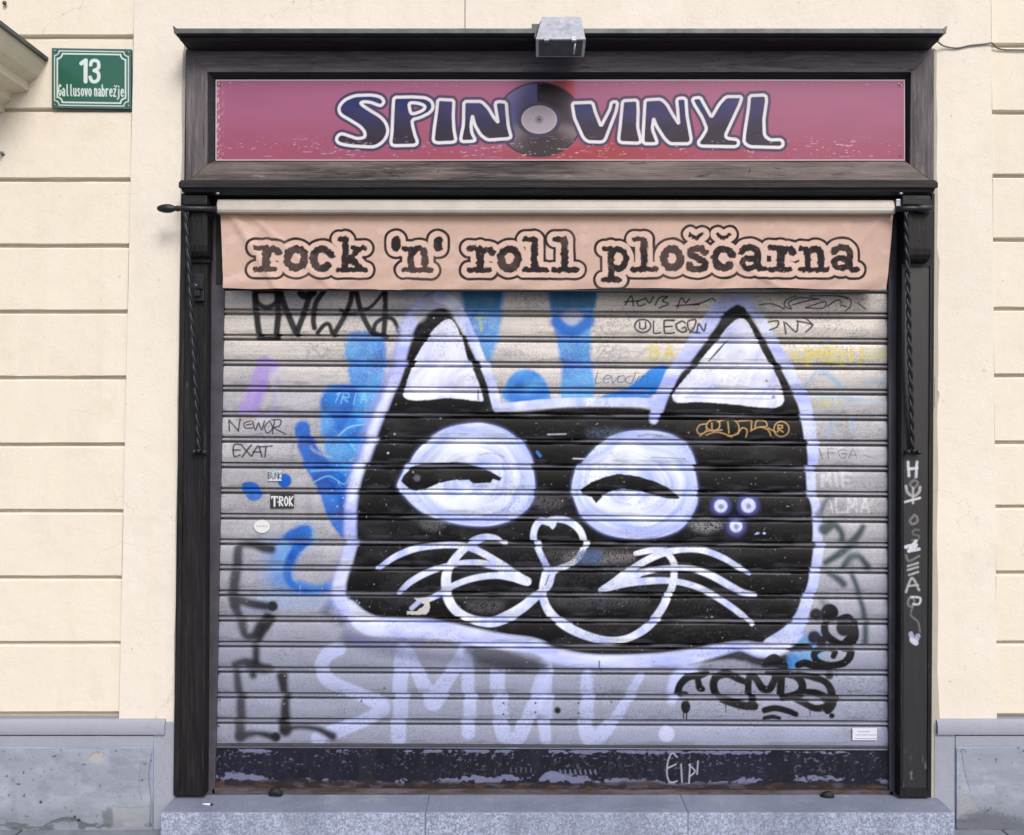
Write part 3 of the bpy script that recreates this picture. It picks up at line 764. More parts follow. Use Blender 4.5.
# ================================================================== awning with lettering
def awning():
    root = thing('awning', 'rolled up peach canvas awning with lettered valance above the shutter', 'awning')
    u = np.linspace(0, 1, 1100); v = np.linspace(0, 1, 140)
    U, V = np.meshgrid(u, v)
    GY = 213 + V * (75.5 + 1.6*U) + .9*V*np.sin(U*5.2+.4) + .5*V*np.sin(U*29)
    xl = 220.5 + 4.5*V; xr = 893 - 6.5*V**1.3
    GX = xl + (xr - xl) * U
    cv = Canvas(GX, GY, (204,174,158)); cv.GX, cv.GY = GX, GY; W = (slice(None), slice(None))
    cv.blend(W, fbm(GX*.02, GY*.05, 31, 4)*.35, (205,174,166))
    cv.blend(W, sstep(.55,.75,fbm(GX*.06, GY*.1, 33, 4))*.3, (226,200,190))
    cv.blend(W, sstep(221, 216, GY + 2*(fbm(GX*.05, GY*0, 3, 2)-.5))*.75, (214,170,122))  # warm glow through the cloth, painted along the top edge
    cv.blend(W, sstep(.5,.8,fbm((GX+GY)*.05, (GX-GY)*.012, 35, 4))*sstep(300,230,GX)*.4, (196,160,146))
    # glyphs (lines / ellipses): collected in one distance field
    d = np.full(GX.shape, 1e3); dc = d.copy()
    jx = (fbm(GX*.35, GY*.35, 41, 3)-.5)*3.4; jy = (fbm(GX*.35, GY*.35, 47, 3)-.5)*3.4
    cvn = Canvas(GX, GY, (0,0,0)); cvn.X = GX + jx; cvn.Y = GY + jy
    def seg(pts, w, smooth=False):
        pts = spl(pts, 6) if smooth else pts
        Wd, dd = cvn.dist(pts, w, 14); d[Wd] = np.minimum(d[Wd], dd)
        Wd, dd = cv.dist(pts, w, 14); dc[Wd] = np.minimum(dc[Wd], dd)
    def ring(cx, cy, rx, ry, w):
        t = np.linspace(0, 2*np.pi, 30); seg([(cx+(rx-w/2)*math.cos(a), cy+(ry-w/2)*math.sin(a)) for a in t], w)
    B = 270
    def g_r(x):
        seg([(x-11,248),(x,248.5)],4.6); seg([(x,249),(x,268)],7.6); seg([(x-11,B),(x+9,B)],4.8)
        seg([(x+1,254),(x+6,249.5),(x+11,250)],5.5,True); seg([(x+11.5,252),(x+12.2,252.6)],7)
    def g_o(x): ring(x, 258.8, 12, 13.2, 7.2)
    def g_c(x):
        t = np.linspace(-.75, -5.5, 22); seg([(x+8.6*math.cos(a), 259+9.6*math.sin(a)) for a in t],7)
        seg([(x+9,254),(x+9.4,255)],7.2)
    def g_k(x):
        seg([(x-6,239.5),(x,240)],4.5); seg([(x,240),(x,268)],6.6); seg([(x-7,B),(x+6,B)],4.6)
        seg([(x+3,261),(x+12,250)],5); seg([(x+8,248.3),(x+19,248.3)],4.6); seg([(x+5,258),(x+14,268)],6.6); seg([(x+9,B),(x+20,B)],4.6)
    def g_l(x): seg([(x-9.5,239.3),(x,239.5)],4.8); seg([(x,240),(x,268)],6.6); seg([(x-11,B),(x+12,B)],4.8)
    def g_n(x):
        seg([(x-7,249),(x,249.5)],4.5); seg([(x,250),(x,268)],6); seg([(x-7,B),(x+5,B)],4.6); seg([(x+9,B),(x+20,B)],4.6)
        seg([(x+1,254),(x+6,249),(x+11,249.5),(x+13.6,255),(x+13.8,268)],6.2,True)
    def g_a(x):
        seg([(x-8.5,252),(x-5,248.4),(x+2,247.6),(x+7,251.5),(x+7.4,260),(x+7.6,267.5)],6.2,True); seg([(x+9,B-.3),(x+15,B-.5)],4.6)
        t = np.linspace(0,2*np.pi,24); seg([(x-1.5+7.2*math.cos(a), 263.4+5*math.sin(a)) for a in t],5.4)
    def g_s(x): seg([(x+8,253),(x+2,248.6),(x-6,250),(x-7,255),(x,258.5),(x+7,262),(x+7.5,267),(x,269.5),(x-8,268),(x-8.5,265)],6.2,True)
    def g_p(x):
        seg([(x-7,249),(x,249.5)],4.5); seg([(x,249),(x,278)],6.4); seg([(x-8,280),(x+8,280)],4.8)
        t = np.linspace(0,2*np.pi,26); seg([(x+7+7.6*math.cos(a), 259.3+9.8*math.sin(a)) for a in t],5.8)
    def car(x): seg([(x-6,234.5),(x,239),(x+6,234.5)],3.2)
    g_r(267); g_o(296.5); g_c(322); g_k(345.5)
    for x in (396, 438): seg([(x,240.5),(x,247)],8.2)
    g_n(411); g_r(480); g_o(509.5); g_l(534.5); g_l(564.5)
    g_p(611); g_l(643.5); g_o(671.5); g_s(697); car(696); g_c(723); car(723.5); g_a(750); g_r(780); g_n(807); g_a(842)
    ink = (42,35,38)
    dt = dc + (fbm(GX*.12, GY*.12, 43, 2)-.5)*1.0
    cv.blend(W, sstep(7.4, 6.8, dt), (214,184,170))
    cv.blend(W, sstep(.75,.05,np.abs(dt-6.8)-.95), ink)
    cv.blend(W, sstep(.5,-.4,d-.35), ink)
    ww = .009*np.sin(U*9+1.5)*V + .005*V*np.sin(U*31) + .003*V*np.sin(U*67+2) + .010*V*V
    stn = sstep(.5,.7,fbm(GX*.03,GY*.03,36,5)); cv.blend(W, stn*.10, (186,154,140)); cv.blend(W, sstep(278,289,GY)*.35*fbm(GX*.05,GY*.1,38,3), (150,126,116)); cv.blend(W, sstep(.66,.72,fbm(GX*.3,GY*.3,39,3))*.12, (160,130,118))
    fold = .007*np.exp(-((GX-(232+ (GY-214)*.62))/6)**2) + .004*np.exp(-((GX-(883-(GY-214)*.75))/5)**2) + .003*np.exp(-((GX-(250+(GY-214)*1.1))/5)**2)
    lo = .0030*np.sin((GX+2.2*GY)*.11+3*fbm(GX*.02,GY*.02,44,2))*sstep(258,288,GY) + .0030*(fbm(GX*.035+GY*.02, GY*.03, 45, 3)-.5) + .0045*np.exp(-((GX-(660+(GY-214)*1.6))/7)**2)*sstep(245,280,GY)+ .004*np.exp(-((GX-(800-(GY-214)*1.2))/6)**2)*sstep(250,280,GY)
    grid_obj('valance', cv, -ww - fold - lo, m_cloth, root, -.052)
    # hem bar
    bm = bmesh.new(); tube(bm, [P(x, y, -.058) for x, y in ((225,289.6),(390,290.2),(560,290.9),(720,291.8),(887,292.2))], .0042, 8); obj('hem_bar', bm, m_dark, root, True)
    # rolled tube with end caps: flattened cassette
    bm = bmesh.new()
    prof = [(-.03,199.6),(-.052,199.2),(-.066,200.2),(-.074,203),(-.078,208),(-.084,209.2),(-.086,211.5),(-.082,214),(-.07,214.8),(-.05,214.5),(-.03,213)]
    X0, X1 = P(216.5,0,-.08).x, P(895,0,-.08).x
    a = [bm.verts.new((X0, y, zz(py-1.6,-.08))) for y, py in prof]; b = [bm.verts.new((X1, y, zz(py-1.6,-.08)-.003)) for y, py in prof]
    bm.faces.new(a); bm.faces.new(b)
    for i in range(len(prof)): bm.faces.new((a[i], a[(i+1)%len(prof)], b[(i+1)%len(prof)], b[i]))
    obj('roller_tube', bm, m_tube, root, bevel=.0012)
    # end rods with finials
    def rod(xa, xb, py, fin_in):
        bm = bmesh.new(); y = -.10
        s_ = 1 if xb > xa else -1
        prof = [(0,.006),(s_*1.5,.010),(s_*5,.0145),(s_*9,.0165),(s_*13,.0155),(s_*16,.011),(s_*18,.0085),(s_*20,.0115),(s_*22,.009),(s_*24,.0105)]
        pts = [P(xa+p[0], py, y) for p in prof] + [P(xb, py+.4, y+.01)]
        tube(bm, pts, [p[1] for p in prof]+[.0105], 12)
        return obj('finial_rod', bm, m_iron, root, True)
    rod(157.5, 217, 208.5, 0); rod(933, 896, 208.5, 0)
    def twist(p0, p1, nm):
        bm = bmesh.new(); n = 120
        a = P(p0[0], p0[1], -.098); b = P(p1[0], p1[1], -.045)
        for ph in (0, 1):
            pts = []
            for i in range(n+1):
                t = i/n; c = a.lerp(b, t); ang = t*math.pi*2*9.5 + ph*math.pi; r = .0044
                pts.append(c + Vector((r*math.cos(ang), r*math.sin(ang), 0)))
            tube(bm, pts, .0054, 7)
        o = obj('twisted_rod', bm, m_iron, root, True)
        bm = bmesh.new()
        c = P(p1[0], p1[1], -.045)
        box(bm, c.x-.026, c.x+.026, -.045, -.03, c.z-.007, c.z+.006)
        sphere(bm, c + Vector((-.018,-.006,.001)), .010); sphere(bm, c + Vector((.02,-.006,-.001)), .010); sphere(bm, c + Vector((0,-.01,.004)), .0085)
        obj('rod_foot', bm, m_iron, o, True)
    twist((186.5,212),(199.5,452),'l'); twist((906,212),(912.5,452),'r')
    bm = bmesh.new(); boxp(bm, 896, 199, 906.5, 207, -.075, -.03); obj('end_bracket', bm, m_alu, root, bevel=.002)
    for x in (217.5, 901): 
        bm = bmesh.new(); sphere(bm, P(x, 193.5, -.10), .005, 1.3, .6, 1, 10); tube(bm, [P(x-2.6,193.6,-.102),P(x+2.6,193.2,-.102)], .0012, 6); obj('wing_screw', bm, m_alu, root, True)
awning()

# ================================================================== roller shutter
sh = thing('roller_shutter', 'closed steel roller shutter sprayed with a big black and white cat face', 'shutter')
YS = .030
def J(k, x):   # y of the top dark line of joint k (k=0 first below the valance)
    t = (x - 220) / 666.0
    return (308.6 + 25.58*k) + t * (4.3 - .085*k)
def shutter():
    xs = np.arange(211.5, 893.5, .66)
    jp = [(-.3,0),(-.05,.015),(1.2,.015),(1.5,.002),(2.0,-.0025),(2.8,-.0050),(3.4,-.0050),(4.1,-.0025),(4.6,.002),(4.85,.015),(6.1,.015),(6.35,.001)]
    nf = 29
    face = [(7.0 + (24.9-7.0)*i/(nf-1), 0) for i in range(nf)]
    rowsY, rowsD, rowk, rowj = [], [], [], []
    for k in range(-1, 18):
        per = 25.58
        for t, dpt in jp: rowsY.append((k, t)); rowsD.append(dpt); rowk.append(k); rowj.append(True)
        if k == 17: break
        for t, _ in face:
            q = (t-6.2)/(25.58-6.2); rowsY.append((k, t)); rowsD.append(.001 - .0042*math.sin(math.pi*q)**.6 - .0008*q); rowk.append(k); rowj.append(False)
    R = len(rowsY)
    GX = np.repeat(xs[None,:], R, 0); GY = np.empty_like(GX); DP = np.empty_like(GX)
    PX = GX.copy()
    for i, (k, t) in enumerate(rowsY):
        GY[i] = J(k, xs) + t
        rr = random.Random(k*7+3)
        den = rr.uniform(0, 6); sag = .0006*np.sin(xs*.013+den) + .0004*np.sin(xs*.05+den*2)
        DP[i] = rowsD[i] + sag
        rs = random.Random(k*31+5)
        PX[i] = GX[i] + (rs.uniform(-1.6,1.6) if not rowj[i] else rs.uniform(-3.5,3.5))
    # dents
    for dx, dy, r, a in ((300,700,40,.0025),(640,470,55,.002),(840,520,30,.002),(430,360,38,.0018),(556,590,30,.002),(760,690,45,.0025)):
        DP += a*np.exp(-(((GX-dx)/r)**2+((GY-dy)/(r*.5))**2))
    cv = Canvas(PX, GY, (196,194,200)); cv.GX, cv.GY = GX, GY; W = (slice(None), slice(None))
    # zinc: warm light above, blue light below painted into the colour; blotches and scratches
    n = fbm(GX*.02, GY*.05, 51, 4)
    cv.C *= (.74 + .42*n)[..., None]
    tone = np.array([1 + random.Random(k*5+1).uniform(-.07, .07) for k in rowk]); cv.C *= tone[:, None, None]
    cv.blend(W, sstep(.55,.75,fbm(GX*.11, GY*.02, 57, 4))*.22, (140,140,150)); cv.blend(W, sstep(.58,.72,fbm(GX*.35, GY*.35, 58, 3))*.18, (128,128,138))
    cv.blend(W, sstep(430,330,GY)*sstep(.2,.5,fbm(GX*.01,GY*.02,53,3))*.85, (228,219,209))
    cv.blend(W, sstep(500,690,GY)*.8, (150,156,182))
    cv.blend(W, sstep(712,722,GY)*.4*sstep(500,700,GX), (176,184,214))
    cv.blend(W, sstep(.52,.62,fbm(GX*.01, GY*.6, 55, 3))*.22, (150,152,162))
    cv.A[:] = 0
    sp = sstep(.62,.72,vnoise(GX*.9,GY*.9,61))*sstep(.5,.62,fbm(GX*.03,GY*.05,62,3))
    cv.blend(W, sp*.45*sstep(560,300,GY), (120,120,128), 0)
    # joint recesses darkened in the colour
    jr = np.array([1.0 if j else 0 for j in rowj]); cv.C *= (1 - .38*jr)[:, None, None]
    grn = sstep(.60,.7,fbm(GX*.02,GY*0,66,3)); 
    BL, BD, BM = (62,150,226), (18,92,196), (36,122,214)
    st, po, di = cv.stroke, cv.poly, cv.disc
    # faint old over-painted patches
    for p, w, c, a in (([(330,350),(322,358),(318,368)],3,(165,165,172),.5), ([(345,345),(352,362),(365,347)],3,(165,165,172),.5), ([(308,350),(306,360)],3,(160,160,168),.5), ([(313,347),(320,357)],3,(160,160,168),.5)): st(p, w, c, a, 1)
    # blues -----------------------------------------------------------------
    def blue(X, Y):
        q = fbm(X*.06, Y*.06, 71, 4)[..., None]; q = np.clip((q-.3)*2.2, 0, 1)
        return lin((84,168,236))*(1-q) + lin((30,116,210))*q
    def deep(X, Y):
        q = fbm(X*.09, Y*.09, 75, 4)[..., None]; q = np.clip((q-.3)*2, 0, 1)
        return lin((34,112,208))*(1-q) + lin((8,72,170))*q
    def teal(X, Y):
        q = fbm(X*.09, Y*.05, 78, 4)[..., None]; return lin((70,130,160))*(1-q) + lin((20,90,130))*q
    po([(346,338),(360,331),(380,334),(386,350),(382,385),(384,412),(372,440),(352,470),(345,440),(352,400),(346,370)], blue, .95, 3, rough=1.5, speck=.25)
    po([(322,392),(338,384),(355,387),(362,400),(368,430),(362,470),(352,510),(338,500),(328,468),(322,440)], blue, .95, 3, rough=1, speck=.2)
    po([(322,395),(340,386),(356,391),(352,410),(342,432),(330,415),(321,408)], deep, .8, 3)
    st([(303,428),(305,445),(318,466),(334,487),(344,512),(349,530)], [15,17,22,30,34,20], deep, .95, 2, rough=.8)
    st([(337,470),(350,480),(362,470)], [14,20,12], deep, .7, 3)
    po([(282,538),(300,526),(313,528),(312,540),(300,552),(292,570),(297,582),(312,588),(334,584),(340,580),(338,590),(310,594),(292,592),(272,584),(268,560),(272,546)], blue, .75, 8)
    po([(283,536),(302,525),(312,529),(309,542),(297,556),(291,572),(298,585),(318,589),(337,583),(336,589),(310,593),(294,590),(284,578),(284,560),(290,546)], deep, .95, 2.4, rough=.8)
    st([(300,584),(318,589),(338,582)], 9, BM, .7, 3)
    st([(250,606),(290,602),(330,604)], 12, (120,160,220), .35, 7)
    st([(270,545),(268,565),(272,590)], 22, (130,160,215), .35, 10)
    di(252.5,488,8,BD,ry=6,soft=1.5); po([(243,484),(252,482),(262,489),(264,494),(259,500),(251,500),(246,494)], deep, .95, 1.3)
    di(285.5,480.5,7.2,(26,96,196),soft=1)
    po([(462,285),(504,285),(503,308),(500,332),(494,350),(488,364),(480,366),(472,352),(468,325)], blue, .9, 3, rough=1, speck=.3)
    po([(462,285),(504,285),(500,309),(466,309)], teal, .9, 2, smooth=False)
    po([(502,398),(505,383),(514,372),(526,369.5),(538,374),(546,385),(549,402),(520,404)], blue, .95, 2, rough=.6)
    st([(512,396),(526,400),(542,394)], 10, (50,110,205), .7, 4)
    po([(551,285),(596,285),(595,310),(591,330),(590,360),(592,398),(562,400),(560,370),(556,340),(552,315)], blue, .95, 2.5, rough=1, speck=.25)
    po([(551,285),(598,285),(596,308),(552,308)], teal, .85, 2, smooth=False)
    di(572.5,318,11,(205,205,215),ry=8,a=.75,soft=3); st([(556,322),(572,332),(590,321)], 11, (28,104,206), .85, 3)
    st([(563,345),(576,352),(588,345)],5,(96,180,190),.35,3)
    po([(652,367),(664,366),(668,374),(656,390),(644,399),(600,400),(604,395),(625,388),(640,376)], (26,128,220), .97, 1.8, rough=.5)
    text(cv, 'TRIA', 333, 393, 10, 9, 1.5, (140,205,235), slant=.2, jit=1.5, a=.6)
    st([(338,437),(350,427),(370,424)],1.6,(150,215,240),.7,.8); st([(345,440),(358,455),(348,460),(362,462)],1.4,(130,205,240),.6,.8)
    st([(312,471),(330,470),(352,470)],2,(120,190,235),.6,1); st([(315,482),(330,476),(345,484),(352,475),(360,484)],1.5,(120,190,235),.7,.7)
    st([(310,447),(315,452),(330,457)],3,(190,200,215),.5,1.2,speck=.6)
    # purples, pale scribbles, yellows
    po([(256,360),(264,356),(273,361),(277,368),(268,380),(260,398),(250,412),(238,412),(246,392),(252,372)], (168,140,220), .8, 2, rough=1, speck=.3)
    po([(268,371),(285,367),(278,380),(271,390)], (205,200,214), .5, 1.5); st([(277,378),(274,400),(273,412)],4,(178,160,220),.45,2)
    st([(262,385),(256,412)],7,(158,128,214),.6,3); st([(240,420),(256,417)],3,(165,110,90),.5,2); st([(255,412),(262,417),(280,412)],5,(170,150,220),.4,3)
    for p in ([(275,400),(290,406),(320,398)],[(278,395),(300,393),(322,396)],[(320,375),(330,377),(338,370)],[(322,362),(330,365)]): st(p, 2.2, (170,172,190), .45, 1)
    text(cv, 'BA', 650, 346.5, 11.5, 14, 3.2, (212,196,82), w=.6, a=.75, soft=1.2, jit=.7, speck=.4)
    text(cv, 'UMEN!', 795, 349, 11.5, 15.2, 3.2, (222,206,60), w=.66, a=.85, soft=1.1, speck=.45, jit=.8); text(cv, 'GOM', 864, 349, 10, 8, 1.8, (210,205,110), a=.6)
    for x in (805, 840, 858): st([(x,360),(x,364)],1.6,(222,206,50),.9); st([(x-3,365),(x+3,365)],1.4,(222,206,50),.8)
    st([(620,357),(650,359)],2,(214,206,150),.5,1); st([(480,318),(482,330)],3,(190,200,90),.6,1); st([(476,318),(487,317)],2.4,(190,200,90),.5,1)
    text(cv, 'ZAB', 596, 347, 11, 12, 1.8, (172,172,186), a=.6, jit=1.5, soft=.8); st([(600,355),(615,350),(640,352),(646,348),(636,358)],1.6,(165,168,182),.6,.8)
    text(cv, 'Levodin', 593, 372, 11, 7.6, 1.0, (70,100,130), w=.95, slant=.3, jit=.8, a=.9)
    text(cv, 'CALI', 814, 398, 9, 7, 1.8, (198,196,110), w=.7, a=.6, soft=.8)
    for p, w in (([(806,385),(815,372),(825,371),(838,386)],3.5),([(820,372),(832,380),(842,388)],4),([(808,400),(830,396),(850,398),(884,404)],2.5),([(862,384),(875,380),(888,383)],3.5),([(826,436),(834,420)],3),([(852,420),(853,430)],4),([(845,405),(858,398)],2)):
        st(p, w, (140,185,222), .55, 1.4, speck=.3)
    # SMUV lettering, pale translucent ----------------------------------------
    WH = (190,199,242); 
    sm = dict(col=WH, a=.74, soft=1.6, speck=.2, n=5)
    st([(341,648),(328,655),(322,668),(328,680),(346,689),(368,698),(382,708),(368,718),(345,728),(330,733)], 14, **sm); di(319,738,7.5,WH,a=.7,soft=2)
    st([(405,650),(400,680),(399,738)], 15, **sm); st([(410,655),(421,680),(432,701),(446,680),(464,655)], [14,14,19,14,14], **sm, smooth=False); st([(467,650),(468,690),(469,733)], 13, **sm)
    st([(497,668),(498,700),(505,736),(518,737),(530,712),(542,680)], 15, **sm); st([(546,665),(544,700),(546,740)], [14,14,11], **sm)
    st([(587,676),(585,712),(590,738),(606,730),(622,705),(640,676)], [12,14,16,14,10,8], **sm)
    di(667,734,8,(206,210,246),a=.8,soft=1.4); st([(706,652),(690,668),(676,680),(670,700)], [9,14,14,9], WH, .9, 3)
    # dark overspray haze around the cat
    st([(338,600),(326,612),(340,622)], 8, (60,60,85), .6, 5); st([(345,640),(400,652),(470,660),(540,668)], 12, (80,80,110), .55, 7)
    st([(470,650),(500,658),(545,666)], [10,22,6], (36,36,46), .75, 5); st([(690,662),(720,654),(742,650),(762,660),(785,662)], [4,12,22,12,16], (26,26,32), .95, 2.5)
    st([(480,662),(520,667)],10,(60,66,70),.6,4)
    # tag top left (black spray) ----------------------------------------------
    K = (18,17,20)
    kk = dict(col=K, a=.97, soft=1.2)
    st([(256,290),(257,312),(260,336)],6.5,**kk); st([(278,290),(279,312),(277,336)],6.5,**kk); st([(257,338),(278,338)],4,**kk)
    st([(256,296),(260,304),(268,307.5),(277,303),(281,295)],5,**kk); st([(258,292),(280,292)],4,**kk)
    st([(281,291),(287,310),(297,334)],6.5,**kk); st([(297,334),(303,318),(311,296),(315,290)],6,**kk); st([(302,293),(306,296),(314,293)],8,**kk)
    st([(325,291),(317,303),(314,318),(315,328)],5.5,**kk); st([(318,333),(325,325),(330,325),(333,335)],4.5,**kk); st([(334,335),(343,320),(351,303),(353,291)],5.5,**kk)
    st([(341,310),(352,314),(366,309)],3,**kk); st([(357,291),(363,315),(373,334)],5.5,**kk); st([(386,291),(386,312),(384,336)],5.5,**kk)
    st([(384,293),(374,305),(366,310)],3.5,**kk); st([(374,334),(376,324),(385,318),(394,320),(400,333)],4.5,**kk); st([(374,333),(386,337)],5,**kk)
    st([(425,303),(428,296),(436,293)],4,(60,62,66),.8,2)
    # CAT ---------------------------------------------------------------------
    def ink(X, Y):
        q = fbm(X*.05, Y*.3, 81, 4)[..., None]; return lin((14,12,14))*(.6+.8*q)
    # fuzzy glow of the outline
    LV = (150,158,226)
    outL = [(446,298),(433,301),(420,311),(410,324),(403,346),(396.5,371),(388,393),(378,418),(370,440),(363,460),(356,482),(353,500),(350.5,522),(350,540),(345,562),(339,585),(341,600),(352,612),(372,622)]
    st(outL, [15,17,18,17,18,20,22,23,21,18,14,13,12,13,15,19,23,23,18], (150,156,222), .75, 4.5)
    cat = [(444,308),(428,312),(416,326),(408,346),(402,372),(394,393),(383,420),(370,450),(360,482),(357,510),(357,540),(350,565),(345,588),(351,604),(366,616),(390,620),(430,621),(480,632),(530,637),(560,648),(600,655),(650,654),(700,648),(735,641),(765,643),(783,632),(798,614),(806,590),(814,550),(814,500),(808,460),(803,420),(795,400),(780,368),(765,340),(750,315),(740,301),(724,312),(708,330),(692,352),(680,370),(666,393),(660,411),(640,408),(600,407),(560,408),(530,411),(505,412),(494,402),(484,378),(472,352),(460,328),(450,313)]
    po(cat, ink, 1, 1.6, n=3)
    lav = lambda X, Y: lin((160,172,250)) + (lin((226,232,255))-lin((160,172,250)))*np.clip(fbm(X*.03, Y*.10, 85, 3)*1.3-.1, 0, 1)[..., None]
    pale = lambda X, Y: lin((184,197,253)) + (lin((242,246,255))-lin((184,197,253)))*np.clip(fbm(X*.10, Y*.05, 87, 3)*1.8-.4, 0, 1)[..., None]
    hot = (232,236,255)
    st(outL, [12,14,15,13,11,10,10,11,11,11,11,11,11,11,12,13,14,14,12], lav, .95, 2.6)
    st([(388,393),(378,418),(370,440),(361,468),(353,500)], [5,6,7,6,5], hot, .8, 2.5)
    st([(446,297),(430,303),(420,316)], [12,12,12], (190,186,180), .65, 3)
    st([(440,297),(452,302),(462,317),(471,337),(479,356),(489,380),(497,407)], [12,12,12,10,9,9,10], pale, .97, 1.2)
    st([(497,408),(520,406),(548,403.5),(575,402),(605,402),(635,402),(652,403),(662,400)], [8,9,9,8.5,8.5,9,9,6], pale, .98, 1.1)
    st([(654,420),(657,408),(662,394),(672,372),(683,360),(694,343),(709,324),(721,307),(738,297)], [8,13,13,14,13,16,15,14,12], lav, .97, 1.6)
    st([(738,297),(752,305),(763,324),(770,338),(775,348),(788,373),(800,394),(806,412),(809.5,430),(811.5,455),(812,488),(817,508),(817.5,540),(815,562),(813,582),(807,600),(801,617),(790,632),(770,645)], [14,12,10.5,11.5,11,11,12.5,13,13,10.5,9,9,10,10,10,11,13,16,16], lav, .98, 1.3)
    st([(726,300),(740,293),(756,302),(762,312)], 12, (176,174,172), .55, 3)
    # bottom band
    st([(349,608),(366,624),(395,628),(430,629),(470,636),(505,642),(535,646),(560,657),(595,661),(640,661),(680,659),(712,652),(740,646),(760,650),(778,648),(795,634)], [16,20,20,19,17,15,14,14,13,13,15,12,9,14,16,14], lav, .97, 2.2)
    st([(352,606),(362,616),(380,624)],[8,10,6],hot,.7,3); st([(560,653),(600,657),(650,656)],3,hot,.4,2)
    st([(345,632),(360,640),(380,643),(420,642)], 8, (110,112,170), .5, 5)
    # inner ears
    strk = lambda X, Y: lin((186,192,244)) + (lin((242,244,255))-lin((186,192,244)))*np.clip(fbm((X+Y*.5)*.10+vnoise(X*.05,Y*.05,3)*1.5, (Y-X*.5)*.03, 91, 4)*1.5-.05, 0, 1)[..., None]
    po([(449,319),(439,325),(426,340),(414,360),(407,378),(403,392),(404,397),(410,400),(425,400),(445,398),(462,399),(478,401),(483,400),(480,390),(474,375),(467,358),(462,340),(456,325)], strk, 1, .9, rough=.5, n=4)
    po([(742,318),(731,324),(720,337),(710,348),(698,362),(688,373),(678,385),(673,393),(672,398),(677,402.5),(700,402),(730,404),(755,407),(775,407.5),(783,402),(782,393),(774,374),(761,350),(750,326)], strk, 1, .9, rough=.5, n=4)
    st([(726,341),(718,350),(708,361)],[1,2.2,1],K,.9,.7); st([(477,390),(478,400)],1.2,K,.8,.6); st([(684,397),(720,398),(772,399)],1.2,(150,156,220),.6,1)
    di(773,397,2,(90,90,130),a=.7); di(765,381,1.1,K,a=.8)
    st([(412,396),(445,393),(472,396)],3,(250,250,255),.8,1.4)
    # eyes
    def eye(cx_, cy_):
        def f(X, Y):
            r = np.hypot((X-cx_)/1.25, (Y-cy_)); th = np.arctan2(Y-cy_, X-cx_)
            wx = X + 9*vnoise(X*.04, Y*.04, 95); wy = Y + 9*vnoise(X*.04, Y*.04, 96); r = np.hypot((wx-cx_-4)/1.25, wy-cy_-4)
            q = vnoise(r*.13+.3*np.sin(th), np.cos(th)*1.3+7, 93)*.62 + vnoise(r*.42, np.cos(th+1)*1.6+9, 94)*.38
            q = np.clip(q*1.9-.35, 0, 1)[..., None]
            return lin((172,188,248))*(1-q) + lin((238,243,255))*q
        return f
    e1 = [(475,423),(450,427),(431,437),(415,452),(405,470),(398,485),(401,490),(412,503),(426,514),(446,521),(470,525.5),(492,525.5),(512,520),(526,511),(534,500),(536,488),(534,470),(529,454),(520,441),(506,430),(490,424.5)]
    e2 = [(645,430.5),(624,432),(603,440),(590,452),(578,467),(573,482),(573,492),(577,505),(582,516),(592,526),(606,534),(625,538),(645,538.5),(664,536),(680,529),(691,518),(697,506),(699,494),(697,478),(694,462),(688,448),(677,437),(662,432)]
    po(e1, (130,140,214), .8, 4); po(e1, eye(468,478), 1, 1, n=4)
    po(e2, (130,140,214), .7, 4); po(e2, eye(634,486), 1, 1, n=4)
    st([(440,517),(470,522),(505,517)], 6, (160,172,238), .6, 2.5); st([(585,515),(605,529),(640,533.5),(675,527)], 8, (160,170,236), .6, 3)
    po([(402,481),(405,475),(413,467),(425,463.5),(450,462),(468,463.5),(484,467.5),(494,473),(498,475),(503,478),(500,481),(494,479),(491,483),(474,483.5),(470,480),(455,480),(440,483),(427,489),(418,491),(409,488)], ink, 1, .8, smooth=False, rough=.5)
    di(418,478,3.2,(120,120,130),a=.6,soft=1.5); di(414,472,.8,(190,190,100),a=.8)
    po([(582,489),(592,482),(605,477),(620,473.5),(640,476.5),(655,481),(668,487),(676,493),(681,496),(680,499),(668,498.5),(655,495),(640,490.5),(622,489),(610,492.5),(603,497),(597,503),(592,497),(585,495)], ink, 1, .8, smooth=False, rough=.4)
    st([(638,436),(650,434.5),(662,436)],1.6,(90,90,120),.6,1,speck=.5); st([(650,457.5),(668,458),(684,459)],1,(60,60,70),.7,.6,speck=.4)
    st([(478,455),(490,453),(503,457)],1,(90,90,90),.6,.8,speck=.6)
    # nose, mouth, whiskers
    wk = dict(col=pale, a=1, soft=.9)
    st([(554,525),(548,522.5),(541,521),(535.5,527),(533.5,537),(536.5,548),(542,560),(548,571),(552,574)], [4,6,6.5,6.5,6.5,6,6,6,6], **wk)
    st([(547,521),(556,519),(568,521),(578,528),(583,537),(583,545),(578,556),(569,564),(557,569),(550,573),(547,580)], [5,6,7,7,6.5,6,6,6,6.5,8,7], **wk)
    po([(548,519),(560,518),(556,524),(553,529),(549,525)], pale, 1, .8)
    st([(551,571),(549,582),(544,590),(534,598),(523,607),(508,616),(492,622),(474,620),(458,612),(449,600),(446,586),(447,571),(454,558),(464,548),(475,540),(486,537),(496,538.5),(502,543)], [8,8,8,9,10,11,10,9,9,9.5,10,9,8,7,7,6.5,6,5], **wk)
    st([(545,574),(542.5,588),(545,603),(553,616),(567,627),(587,636),(608,640.5),(627,638),(645,628),(658,614),(667,598),(673,581),(673,566),(668,556),(659,550),(648,550.5),(634,553.5)], [7,7,8,9,9,8.5,7.5,7,8,8,7.5,7,6.5,6,6,6,4.5], **wk)
    st([(549,575),(545,585)],1.2,K,.8,.5)
